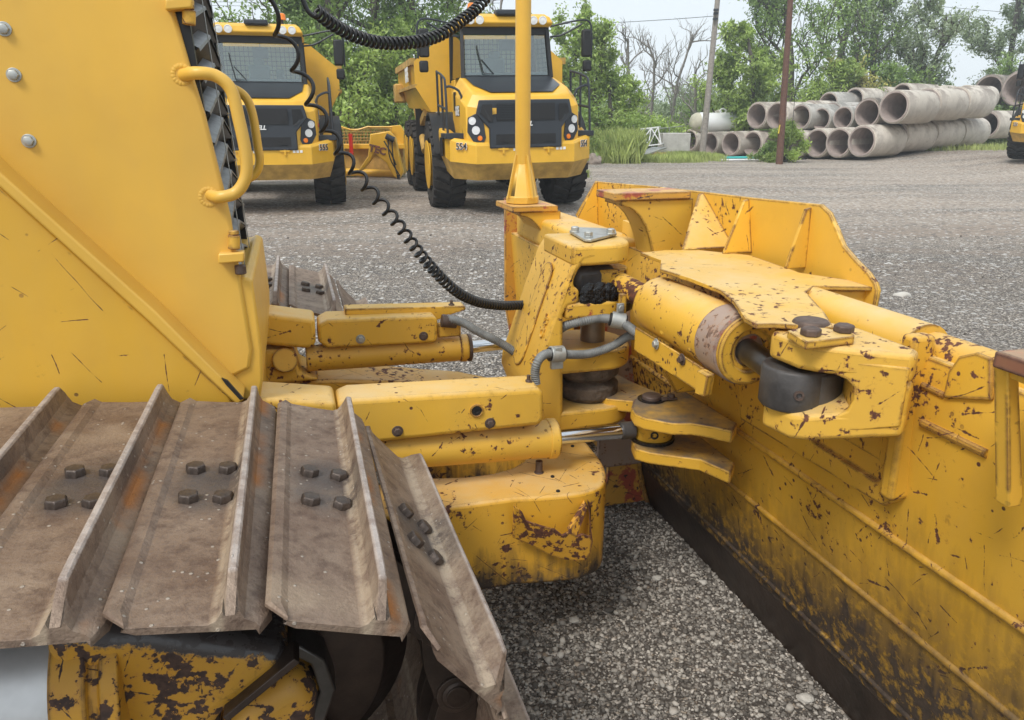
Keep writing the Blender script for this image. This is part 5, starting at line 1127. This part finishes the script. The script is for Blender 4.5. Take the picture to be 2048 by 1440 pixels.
q0 = W(1280, 297, y=37.5); q1 = W(1322, 288, y=37.5); solo(MB().beam(A(q0[0], 37.4, .22), A(q1[0] + .15, 38.5, .50), .8, .06), 'metal_sheet', 'zinc', 'grey metal sheet leaning below the white lattice frame', 'metal sheet')
f0, f1 = W(1235, 266, y=41.5), W(1372, 250, y=43.5); fz = 1.45
fm = MB().cyl(A(f0[0], 41.5, 1.15), A(f1[0], 43.5, 1.5), .03, n=8)
fo = solo(fm, 'chain_link_fence', 'zinc', 'grey chain link fence with barbed wire arms in front of the wood', 'fence')
for k in range(5):
    u = k / 4; q = A(f0[0], 41.5, 0) * (1 - u) + A(f1[0], 43.5, 0) * u; h = 1.15 * (1 - u) + 1.5 * u
    MB().cyl(q, q + A(0, 0, h + .05), .035, n=8).cyl(q + A(0, 0, h), q + A(-.15, -.1, h + .3), .02, n=6).build('fence_post', M['zinc'], fo)
mb = MB()
for k in range(16): u = k / 16; q = A(f0[0], 41.5, 0) * (1 - u) + A(f1[0], 43.5, 0) * u; h = 1.15 + .35 * u; mb.tube([q, q + A(.35, .2, h)], .007, 4).tube([q + A(.35, .2, 0), q + A(0, 0, h)], .007, 4)
mb.build('fence_mesh', M['zinc'], fo)
# yellow implement frame lying in the weeds
ti = empty('implement_frame', 'low yellow implement frame lying in the weeds left of the teal pipes', 'implement frame', W(1285, 318, z=0))
b_ = W(1285, 318, z=0); ti['_b'] = b_.tolist()
def C_(u, v, dy=0): return W(u, v, y=b_[1] + dy)
fb_ = MB().beam(C_(1185, 308), C_(1262, 307), .18, .14).build('draw_bar', M['tyel2'], ti)
MB().prism([C_(1222, 304), C_(1243, 293), C_(1258, 293), C_(1280, 304)], (0, .25, 0)).build('hitch_hump', M['tyel2'], ti, bevel=.02)
MB().beam(C_(1258, 308), C_(1384, 309), .22, .16).build('main_beam', M['tyel2'], ti)
for u in (1264, 1290, 1320, 1362): MB().box(C_(u, 312) - A(.05, .3, .12), C_(u, 312) + A(.08, .3, .1)).build('bracket', M['tyel2'], ti, bevel=.01)
w_ = MB().lathe(C_(1325, 319) + A(0, -.25, 0), (0, 1, 0), [(0, .10), (.0, .19), (.03, .215), (.13, .215), (.16, .19), (.16, .1)], 24).build('wheel', M['tyre'], ti); MB().lathe(C_(1325, 319) + A(0, -.255, 0), (0, 1, 0), [(0, .05), (0, .10), (.05, .1)], 16).build('rim', M['tyel2'], w_)
M['rock'] = simple('weathered rock', (.33, .27, .23), .9, 0, .3, 6, .8, 20, .03)
def rock(c, r, label, cat='rock', mat='rock', fl=.6, seed=1):
    rr = np.random.default_rng(seed); bm = bmesh.new(); bmesh.ops.create_icosphere(bm, subdivisions=3, radius=1)
    v = np.array([list(q.co) for q in bm.verts]); f = [tuple(x.index for x in q.verts) for q in bm.faces]; bm.free()
    w = rr.normal(size=(6, 3)); k = 1 + .22 * sum(np.sin(v @ w[i] * 2 + i) for i in range(6)) / 2.4
    v = v * k[:, None] * np.array(r); v[:, 2] *= fl
    solo(MB().add(v + np.array(c) + A(0, 0, r[2] * fl * .5), f), 'rock', mat, label, cat)
rock(W(1187, 328, z=0), (.42, .4, .45), 'brown boulder at the left end of the yellow implement frame', seed=3)
M['palerock'] = simple('pale limestone', (.52, .49, .44), .9, 0, .15, 6, .6, 20, .03)
rock(W(1804, 594, z=0), (.075, .05, .06), 'pale white stone on the gravel right of the spill guard', mat='palerock', seed=5)
for i, (u, v, r_, l_) in enumerate(((1252, 668, 0, ''),)): pass
for (u, v, r_, lab, sd) in ((1314, 1158, .022, 'palest pebble on the gravel between frame and blade', 8), (1148, 1243, .02, 'pale pebble right of the lower track shoe tip', 9), (1610, 1400, .026, 'pale stone near the blade edge at the bottom', 10), (1408, 1166, .018, 'pale pebble under the blade edge', 11)):
    rock(W(u, v, z=0), (r_, r_ * .8, r_ * .8), lab, 'stone', 'palerock', seed=sd)
# traffic cone
M['coneorange'] = simple('orange cone plastic', (.85, .12, .02), .5)
q = W(2031, 292, z=.42); cn = solo(MB().lathe(q, (0, 0, 1), [(.03, .17), (.05, .15), (.68, .035), (.70, .03)], 20), 'traffic_cone', 'coneorange', 'orange traffic cone beside the last concrete pipe', 'traffic cone')
MB().box(q - A(.2, .2, 0), q + A(.2, .2, .03)).build('cone_base', M['coneorange'], cn)
# yellow scraper between the two trucks
SD = 24.5
def S_(u, v, dy=0): return W(u, v, y=SD + dy)
sq = W(745, 352, y=SD); scr = empty('pull_scraper', 'yellow pull scraper with mesh guard and gooseneck standing between the two dump trucks', 'scraper', (sq[0], SD, 0)); scr['_b'] = [float(sq[0]), SD, 0.0]
def sb(mb, nm, mt='tyel2', par=None, **k): return mb.build(nm, M[mt], par or scr, **k)
bw = sb(MB().prism([S_(640, 292, .9), S_(806, 292, .9), S_(806, 350, .9), S_(640, 350, .9)], (0, .8, 0)), 'bowl', bevel=.02)
sb(MB().prism([S_(640, 288, .7), S_(812, 288, .7), S_(812, 298, .7), S_(640, 298, .7)], (0, .3, 0)), 'bowl_rim', 'tyel', bw, bevel=.02)
sb(MB().prism([S_(778, 252, 1), S_(800, 250, 1), S_(808, 262, 1), S_(808, 290, 1), S_(780, 290, 1)], (0, .2, 0)), 'end_plate', 'tyel', bw, bevel=.02)
mb = MB(); top = lambda u: 256 + 4 * math.sin((u - 690) / 12.0) if u < 740 else 254
for k in range(22):
    u = 640 + k * 6.6; mb.tube([S_(u, 288, .85), S_(u + 5, top(u), .85)], .012, 4); mb.tube([S_(u + 5, 288, .85), S_(u, top(u), .85)], .012, 4)
for k in range(6): mb.tube([S_(640, 288 - k * 6, .84), S_(782, 288 - k * 6, .84)], .012, 4)
sb(mb, 'mesh_guard', 'tyel2', bw)
mb = MB(); mb.tube([S_(u, top(u), .85) for u in range(640, 785, 6)], .03, 6); sb(mb, 'guard_rail', 'tyel', bw)
gn = sb(MB().prism([S_(740, 268), S_(778, 262), S_(790, 275), S_(800, 318), S_(806, 345), S_(798, 360), S_(786, 352), (S_(772, 325)), S_(748, 306), S_(742, 320), S_(728, 338), S_(712, 348), S_(718, 338), S_(736, 312)], (0, .3, 0)), 'gooseneck', 'tyel', bevel=.03)
mb = MB(); text(mb, 'TEC', S_(755, 300) + A(0, -.012, 0), (1, 0, -.25), (.25, 0, 1), .30, .01, .04); sb(mb, 'lettering', 'maroon', gn)
sb(MB().cyl(S_(772, 272, -.08), S_(788, 280, -.08), .09, n=14), 'hose_connector', 'tgrey', gn)
for k, (a, c) in enumerate((((776, 280), (800, 352)), ((784, 284), (796, 355)), ((768, 282), (792, 330)))): sb(MB().tube(smooth_path([S_(*a, -.1), S_((a[0] + c[0]) / 2 - 8 + 5 * k, (a[1] + c[1]) / 2, -.2), S_(*c, -.1)], 5), .02, 6), 'hydraulic_hose', 'black', gn)
sb(MB().cyl(S_(796, 350, -.05), S_(799, 366, -.05), .05, n=10).box(S_(796, 364) - A(.2, .1, .05), S_(796, 364) + A(.2, .1, .02)), 'hitch_jack', 'cast', gn)
sb(MB().cyl(S_(640, 342, .6), S_(800, 348, .6), .12, n=14), 'lower_tube', 'tyel', bw)
sb(MB().box(S_(702, 290, .5) - A(.05, .05, .3), S_(702, 290, .5) + A(.06, .05, .35)), 'tail_lamp', 'red', bw)

# ================================================================== TREES AND GREENERY
def leafmat(name, c0, c1, tr=.35):
    n = NT(name); n.t.nodes.remove(n.bs)
    a = n.noise(.9, 3, .6); b = n.noise(5, 2, .6)
    at = n.nd('ShaderNodeAttribute'); at.attribute_name = 'tone'
    col = n.mix(at.outputs['Fac'], tuple(q * .75 for q in c0), c1); col = n.mix(n.math('MULTIPLY', n.step(a, .42, .60), .7), col, n.mix(at.outputs['Fac'], tuple(q * 1.15 for q in c1), tuple(min(1, q * 1.8) for q in c1)))
    d = n.nd('ShaderNodeBsdfDiffuse'); t = n.nd('ShaderNodeBsdfTranslucent'); g = n.nd('ShaderNodeBsdfGlossy'); g.inputs['Roughness'].default_value = .45
    n.lk(col, d.inputs[0]); n.lk(n.mix(.5, col, (.30, .42, .06)), t.inputs[0])
    m = n.nd('ShaderNodeMixShader'); m.inputs[0].default_value = tr; n.lk(d.outputs[0], m.inputs[1]); n.lk(t.outputs[0], m.inputs[2])
    m2 = n.nd('ShaderNodeMixShader'); m2.inputs[0].default_value = .05; n.lk(m.outputs[0], m2.inputs[1]); n.lk(g.outputs[0], m2.inputs[2])
    n.lk(m2.outputs[0], n.out.inputs[0]); return n.m
LM = {'dark': leafmat('dark green leaves', (.08, .15, .04), (.17, .27, .07)),
      'mid': leafmat('mid green leaves', (.12, .21, .05), (.25, .37, .10)),
      'light': leafmat('fresh green leaves', (.18, .28, .05), (.37, .49, .12)),
      'grey': leafmat('grey green leaves', (.18, .24, .13), (.34, .41, .26)),
      'yellow': leafmat('yellowing leaves', (.30, .29, .06), (.47, .43, .13)),
      'grass': leafmat('tall grass', (.20, .27, .07), (.44, .50, .17))}
M['bark'] = simple('grey brown bark', (.10, .085, .07), .9, 0, .3, 6, .5, 20, .03)
M['deadbark'] = simple('bleached dead wood', (.24, .22, .20), .9, 0, .2, 6, .3, 20, .02)
def leaf_mesh(name, pos, size, mat, rr, parent, base, flat=0.0):
    N = len(pos)
    d = rr.normal(size=(N, 3)); d[:, 2] -= .3; d /= np.linalg.norm(d, axis=1)[:, None]
    e = rr.normal(size=(N, 3)); e -= d * (d * e).sum(1)[:, None]; e /= np.linalg.norm(e, axis=1)[:, None]
    sz = size * (.6 + .8 * rr.random(N))[:, None]
    v = np.stack([pos - d * sz, pos + e * sz * .42, pos + d * sz, pos - e * sz * .42], 1) - np.array(base)
    me = bpy.data.meshes.new(name); me.vertices.add(N * 4); me.vertices.foreach_set('co', v.reshape(-1)); me.loops.add(N * 4); me.loops.foreach_set('vertex_index', np.arange(N * 4, dtype=np.int32))
    me.polygons.add(N); me.polygons.foreach_set('loop_start', (np.arange(N) * 4).astype(np.int32)); me.update(calc_edges=True)
    a = me.attributes.new('tone', 'FLOAT', 'POINT'); a.data.foreach_set('value', np.repeat(rr.random(N), 4).astype(np.float32))
    me.materials.append(mat); o = bpy.data.objects.new(name, me); COL.objects.link(o)
    if parent: o.parent = parent
    return o
def tree(x, y, h, w, lab, seed, mat='mid', leaves=9000, ls=.11, low=.18, trunk=.16, lean=0, dead=False, cat='tree', group='trees along the edge of the yard', open_=.5, kind='tree'):
    rr = np.random.default_rng(seed); base = A(x, y, 0)
    t = empty(kind, lab, cat, base, 0, group)
    mb = MB(); tips = []
    def br(p, d, L, r, lvl):
        n = 5; pts = [p]; q = p.copy(); dd = d.copy()
        for i in range(n):
            dd = dd + rr.normal(size=3) * (.10 if lvl == 0 else .20); dd[2] += .05 if lvl else .02; dd /= np.linalg.norm(dd); q = q + dd * L / n; pts.append(q.copy())
        mb.tube(pts, np.linspace(r, r * (.45 if lvl == 0 else .35), n + 1), 6 if lvl == 0 else 4 if lvl < 2 else 3, caps=False)
        if lvl >= 3 or r < .012: tips.append((q, L)); return
        k = [int(7 + 5 * rr.random()), 5, 4][lvl]
        for i in range(k):
            u = (low + (1 - low) * (i + rr.random() * .7) / k) if lvl == 0 else .25 + .75 * (i + rr.random()) / k
            u = min(u, .98); j = int(u * n); a = pts[j] + (pts[min(j + 1, n)] - pts[j]) * (u * n - j)
            az = rr.random() * 6.283 + i * 2.4; el = R(18 + 45 * rr.random()) if lvl == 0 else R(5 + 50 * rr.random())
            nd_ = A(math.cos(az) * math.cos(el), math.sin(az) * math.cos(el), math.sin(el))
            if lvl: nd_ = nd_ * .75 + dd * .6; nd_ /= np.linalg.norm(nd_)
            LL = (w * .5 * (1.15 - .55 * u) if lvl == 0 else L * .58) * (.75 + .5 * rr.random())
            br(a, nd_, LL, r * (.42 if lvl == 0 else .55), lvl + 1)
            if lvl >= 1: tips.append((a, LL * .6))
        tips.append((q, L * .3))
    br(A(0, 0, -.1), A(lean, 0, 1) / math.hypot(lean, 1), h, trunk, 0)
    mb.build('trunk', M['deadbark'] if dead else M['bark'], t, base=(0, 0, 0), sharp=180)
    if leaves:
        P_ = np.array([q[0] for q in tips]); L_ = np.array([q[1] for q in tips])
        idx = rr.integers(0, len(P_), leaves); off = rr.normal(size=(leaves, 3)) * (np.clip(L_[idx], .25, 1.1) * .30)[:, None]; off[:, 2] *= .7
        pos = P_[idx] + off; keep = pos[:, 2] > .15; pos = pos[keep]
        leaf_mesh('crown', pos, ls, LM[mat], rr, t, (0, 0, 0))
    return t
def TX(px, y): return (px - 1024) / 1575 * y
spec = [
 # px, y, h, w, mat, leaves, label
 (625, 33, 7.6, 4.6, 'mid', 11000, 'green tree behind the beacon of truck 555'),
 (680, 31, 11, 5.5, 'mid', 13000, 'tall green tree right of the mirror of truck 555'),
 (755, 34, 12.5, 6.5, 'mid', 15000, 'tallest dark tree between the two trucks'),
 (835, 37, 12, 6, 'mid', 13000, 'green tree above the hopper of truck 554'),
 (905, 39, 10.5, 5.5, 'light', 11000, 'green tree behind the cab of truck 554, left side'),
 (700, 29, 3.8, 3.6, 'light', 7000, 'low light green tree above the yellow scraper'),
 (780, 30, 4.2, 3.8, 'light', 7000, 'low yellow green tree left of truck 554'),
 (1125, 41, 6.3, 3.6, 'light', 6500, 'tree just right of the cab of truck 554'),
 (1178, 40, 5.7, 3.2, 'light', 6000, 'tree with yellow green top beside the right mirror'),
 (1222, 40, 4.3, 2.8, 'light', 5000, 'light green tree right of the right mirror'),
 (1452, 44, 4.6, 3.6, 'light', 7000, 'light green tree behind the grey pole, left half'),
 (1505, 43, 6.2, 3.6, 'light', 9000, 'bright green rounded tree between the two poles'),
 (1592, 46, 13, 7.0, 'mid', 10000, 'largest tree with thick dark trunk behind the brown pole'),
 (1660, 50, 13, 6.0, 'mid', 7000, 'tall open tree right of the brown pole'),
 (1745, 50, 11.0, 6.5, 'grey', 5500, 'open tree with bare limbs above the pipe heap'),
 (1800, 49, 8.0, 5.0, 'grey', 4500, 'thin leaning tree at the sky gap above the pipes'),
 (1715, 45, 4.4, 3.8, 'yellow', 3500, 'small tree with yellowing leaves above the pipes'),
 (1655, 44, 3.9, 3.8, 'light', 6000, 'low green tree left of the yellowing one'),
 (1790, 46, 3.7, 4.0, 'mid', 6000, 'dark low tree behind the right of the pipe heap'),
 (1850, 48, 4.2, 3.6, 'grey', 5000, 'grey green low tree at the right sky gap'),
 (1893, 47, 3.4, 2.4, 'mid', 3500, 'dark pointed low tree at the edge of the sky gap'),
 (2010, 55, 12, 6, 'grey', 10000, 'tall pale tree above the big dark pipe mouths'),
 (2062, 52, 13, 7, 'mid', 14000, 'tall green tree cut off by the right picture edge'),
]
for i, (px, y, h, w, mt, lv, lab) in enumerate(spec):
    tree(TX(px, y), y, h, w, lab, 100 + i, mt, int(lv * 1.5), ls=.06 + .0009 * y, trunk=.10 + .013 * h, low=.10 if h < 7 else .2, lean=.12 if px == 1790 and h > 6 else 0)
for i, (px, y, h, w, lab) in enumerate(((1262, 47, 6.4, 3.4, 'bare dead tree behind the left end of the fence'), (1300, 50, 6.8, 4.2, 'bare dead tree with two forked stems behind the truss frame'), (1345, 52, 7.2, 4.5, 'bare dead tree with widest branches left of the grey pole'), (1395, 46, 4.4, 3.2, 'short broken dead tree beside the grey pole'), (1018, 46, 8.6, 4.0, 'bare dead treetop above the roof of truck 554'))):
    tree(TX(px, y), y, h, w, lab, 300 + i, dead=True, leaves=0, trunk=.13, low=.25, cat='dead tree', group='bare dead trees', kind='dead_tree')
# bush at the foot of the brown pole
def bush(x, y, h, w, lab, seed, mat, N, ls):
    rr = np.random.default_rng(seed); t = empty('bush', lab, 'bush', (x, y, 0), 0, 'bushes')
    nc = 26; cx = rr.normal(size=nc) * w * .27; cz = h * (.12 + .78 * rr.random(nc)) * np.clip(1.15 - np.abs(cx) / w * 1.4, .35, 1); cy = rr.normal(size=nc) * w * .2
    mb = MB()
    for k in range(nc): mb.tube(smooth_path([(rr.normal() * .1, rr.normal() * .1, -.05), (cx[k] * .5, cy[k] * .5, cz[k] * .6), (cx[k] * 1.05, cy[k], cz[k] * 1.15)], 3), [.02] * 6 + [.006], 4)
    mb.build('stems', M['bark'], t, base=(0, 0, 0))
    i = rr.integers(0, nc, N); p = np.stack([cx[i], cy[i], cz[i]], 1) + rr.normal(size=(N, 3)) * A(.15, .15, .13) * (w / 2.2); p[:, 2] = np.abs(p[:, 2])
    leaf_mesh('foliage', p, ls, LM[mat], rr, t, (0, 0, 0))
bush(TX(1577, 34.6), 34.6, 1.75, 1.7, 'bright green bush at the foot of the brown pole', 401, 'light', 12000, .05)
bush(TX(1548, 35), 35, .9, 1.2, 'low bush beside the bright green one', 402, 'mid', 4000, .05)
tree(TX(1735, 42.5), 42.5, 2.75, 2.2, 'fresh green bush peeping over the pipe heap', 403, 'light', 4000, .08, .3, .05, cat='bush', group='bushes', kind='bush')
# far wood as one mass and undergrowth
def mass(name, lab, x0, x1, y0, y1, hf, N, ls, mat, seed, cat='undergrowth', cl=.5):
    rr = np.random.default_rng(seed); nc = int((x1 - x0) * 3.2)
    cx = rr.uniform(x0, x1, nc); cy = rr.uniform(y0, y1, nc); ch = np.array([hf(q) for q in cx]) * (.55 + .55 * rr.random(nc))
    k = rr.integers(0, nc, N); u = rr.random(N) ** .7
    pos = np.stack([cx[k] + rr.normal(size=N) * cl, cy[k] + rr.normal(size=N) * cl, u * ch[k] + rr.normal(size=N) * .12], 1); pos[:, 2] = np.abs(pos[:, 2])
    o = leaf_mesh(name, pos, ls, LM[mat], rr, None, (0, 0, 0)); tag(o, lab, cat, kind='stuff')
mass('far_wood', 'grey green wood closing the yard behind the fence and dead trees', 4, 22, 58, 66, lambda x: 4.0 + .5 * math.sin(x), 60000, .12, 'grey', 501, 'wood', .8)
mass('far_wood', 'distant wood behind the large trees right of the poles', 20, 48, 60, 70, lambda x: 3.6 + .5 * math.sin(x * .7), 60000, .13, 'grey', 502, 'wood', .8)
mass('undergrowth', 'dense dark undergrowth below the trees behind both trucks', -24, 3, 33, 40, lambda x: (3.2 if x > -11 else 1.8) + .5 * math.sin(x * 1.3), 80000, .085, 'mid', 503, cl=.6)
mass('undergrowth', 'green scrub behind truck 554 and left of the fence', 2, 9.5, 43, 47, lambda x: 3.2 - .25 * (x - 3) + .3 * math.sin(x * 2), 32000, .09, 'light', 504, cl=.5)
mass('undergrowth', 'green scrub behind the tanks and the pipe heap', 11, 32, 45, 52, lambda x: 2.7 + .4 * math.sin(x * 1.1), 60000, .09, 'mid', 505, cl=.55)
def grass(name, lab, x0, x1, y0, y1, h, N, seed, mat='grass', w=.012):
    rr = np.random.default_rng(seed); nc = max(6, int((x1 - x0) * (y1 - y0) * .8)); c = np.stack([rr.uniform(x0, x1, nc), rr.uniform(y0, y1, nc)], 1); hk = .5 + .7 * rr.random(nc)
    k = rr.integers(0, nc, N); b = c[k] + rr.normal(size=(N, 2)) * .45; b[:, 0] = np.clip(b[:, 0], x0, x1); g0 = gz(b[:, 0], b[:, 1])
    hh = h * hk[k] * (.5 + .6 * rr.random(N)); ln = rr.normal(size=(N, 2)) * .22 * hh[:, None]
    z0 = np.zeros(N); v0 = np.stack([b[:, 0] - w, b[:, 1], z0], 1); v1 = np.stack([b[:, 0] + w, b[:, 1], z0], 1)
    v2 = np.stack([b[:, 0] + ln[:, 0] * .4 + w * .8, b[:, 1] + ln[:, 1] * .4, hh * .6], 1); v3 = np.stack([b[:, 0] + ln[:, 0], b[:, 1] + ln[:, 1], hh], 1)
    v = np.stack([v0, v1, v2, v3], 1); v[:, :, 2] += g0[:, None]
    me = bpy.data.meshes.new(name); me.vertices.add(N * 4); me.vertices.foreach_set('co', v.reshape(-1)); me.loops.add(N * 4); me.loops.foreach_set('vertex_index', np.arange(N * 4, dtype=np.int32))
    me.polygons.add(N); me.polygons.foreach_set('loop_start', (np.arange(N) * 4).astype(np.int32)); me.update(calc_edges=True)
    a = me.attributes.new('tone', 'FLOAT', 'POINT'); a.data.foreach_set('value', np.repeat(rr.random(N), 4).astype(np.float32))
    me.materials.append(LM[mat]); o = bpy.data.objects.new(name, me); COL.objects.link(o); tag(o, lab, 'grass', kind='stuff')
grass('tall_grass', 'tall pale weeds right of truck 554', 3.5, 5.5, 33, 38, 1.25, 11000, 601, w=.009)
grass('tall_grass', 'weeds between the implement frame and the leftmost pipes', 5.4, 9.8, 34.5, 38.5, .38, 12000, 602, w=.008)
grass('tall_grass', 'grass strip behind the dump trucks', -18, 2.5, 25.8, 33, .42, 30000, 603, w=.009)
grass('tall_grass', 'weeds along the foot of the long pipe line', 20, 31, 37.5, 44, .3, 7000, 604, w=.012)

# ================================================================== air
hz = bpy.data.materials.new('haze'); hz.use_nodes = True; ht = hz.node_tree; ht.nodes.clear()
hv = ht.nodes.new('ShaderNodeVolumePrincipled'); ho_ = ht.nodes.new('ShaderNodeOutputMaterial'); hv.inputs['Density'].default_value = .0024; hv.inputs['Color'].default_value = (.88, .93, .97, 1); hv.inputs['Anisotropy'].default_value = .3
ht.links.new(hv.outputs[0], ho_.inputs['Volume'])
hb_ = MB().box((-60, -12, -1), (85, 90, 17)).build('haze', hz, None, base=(0, 0, -1), smooth=False); tag(hb_, 'thin humid summer haze over the yard and wood', 'haze', kind='stuff')
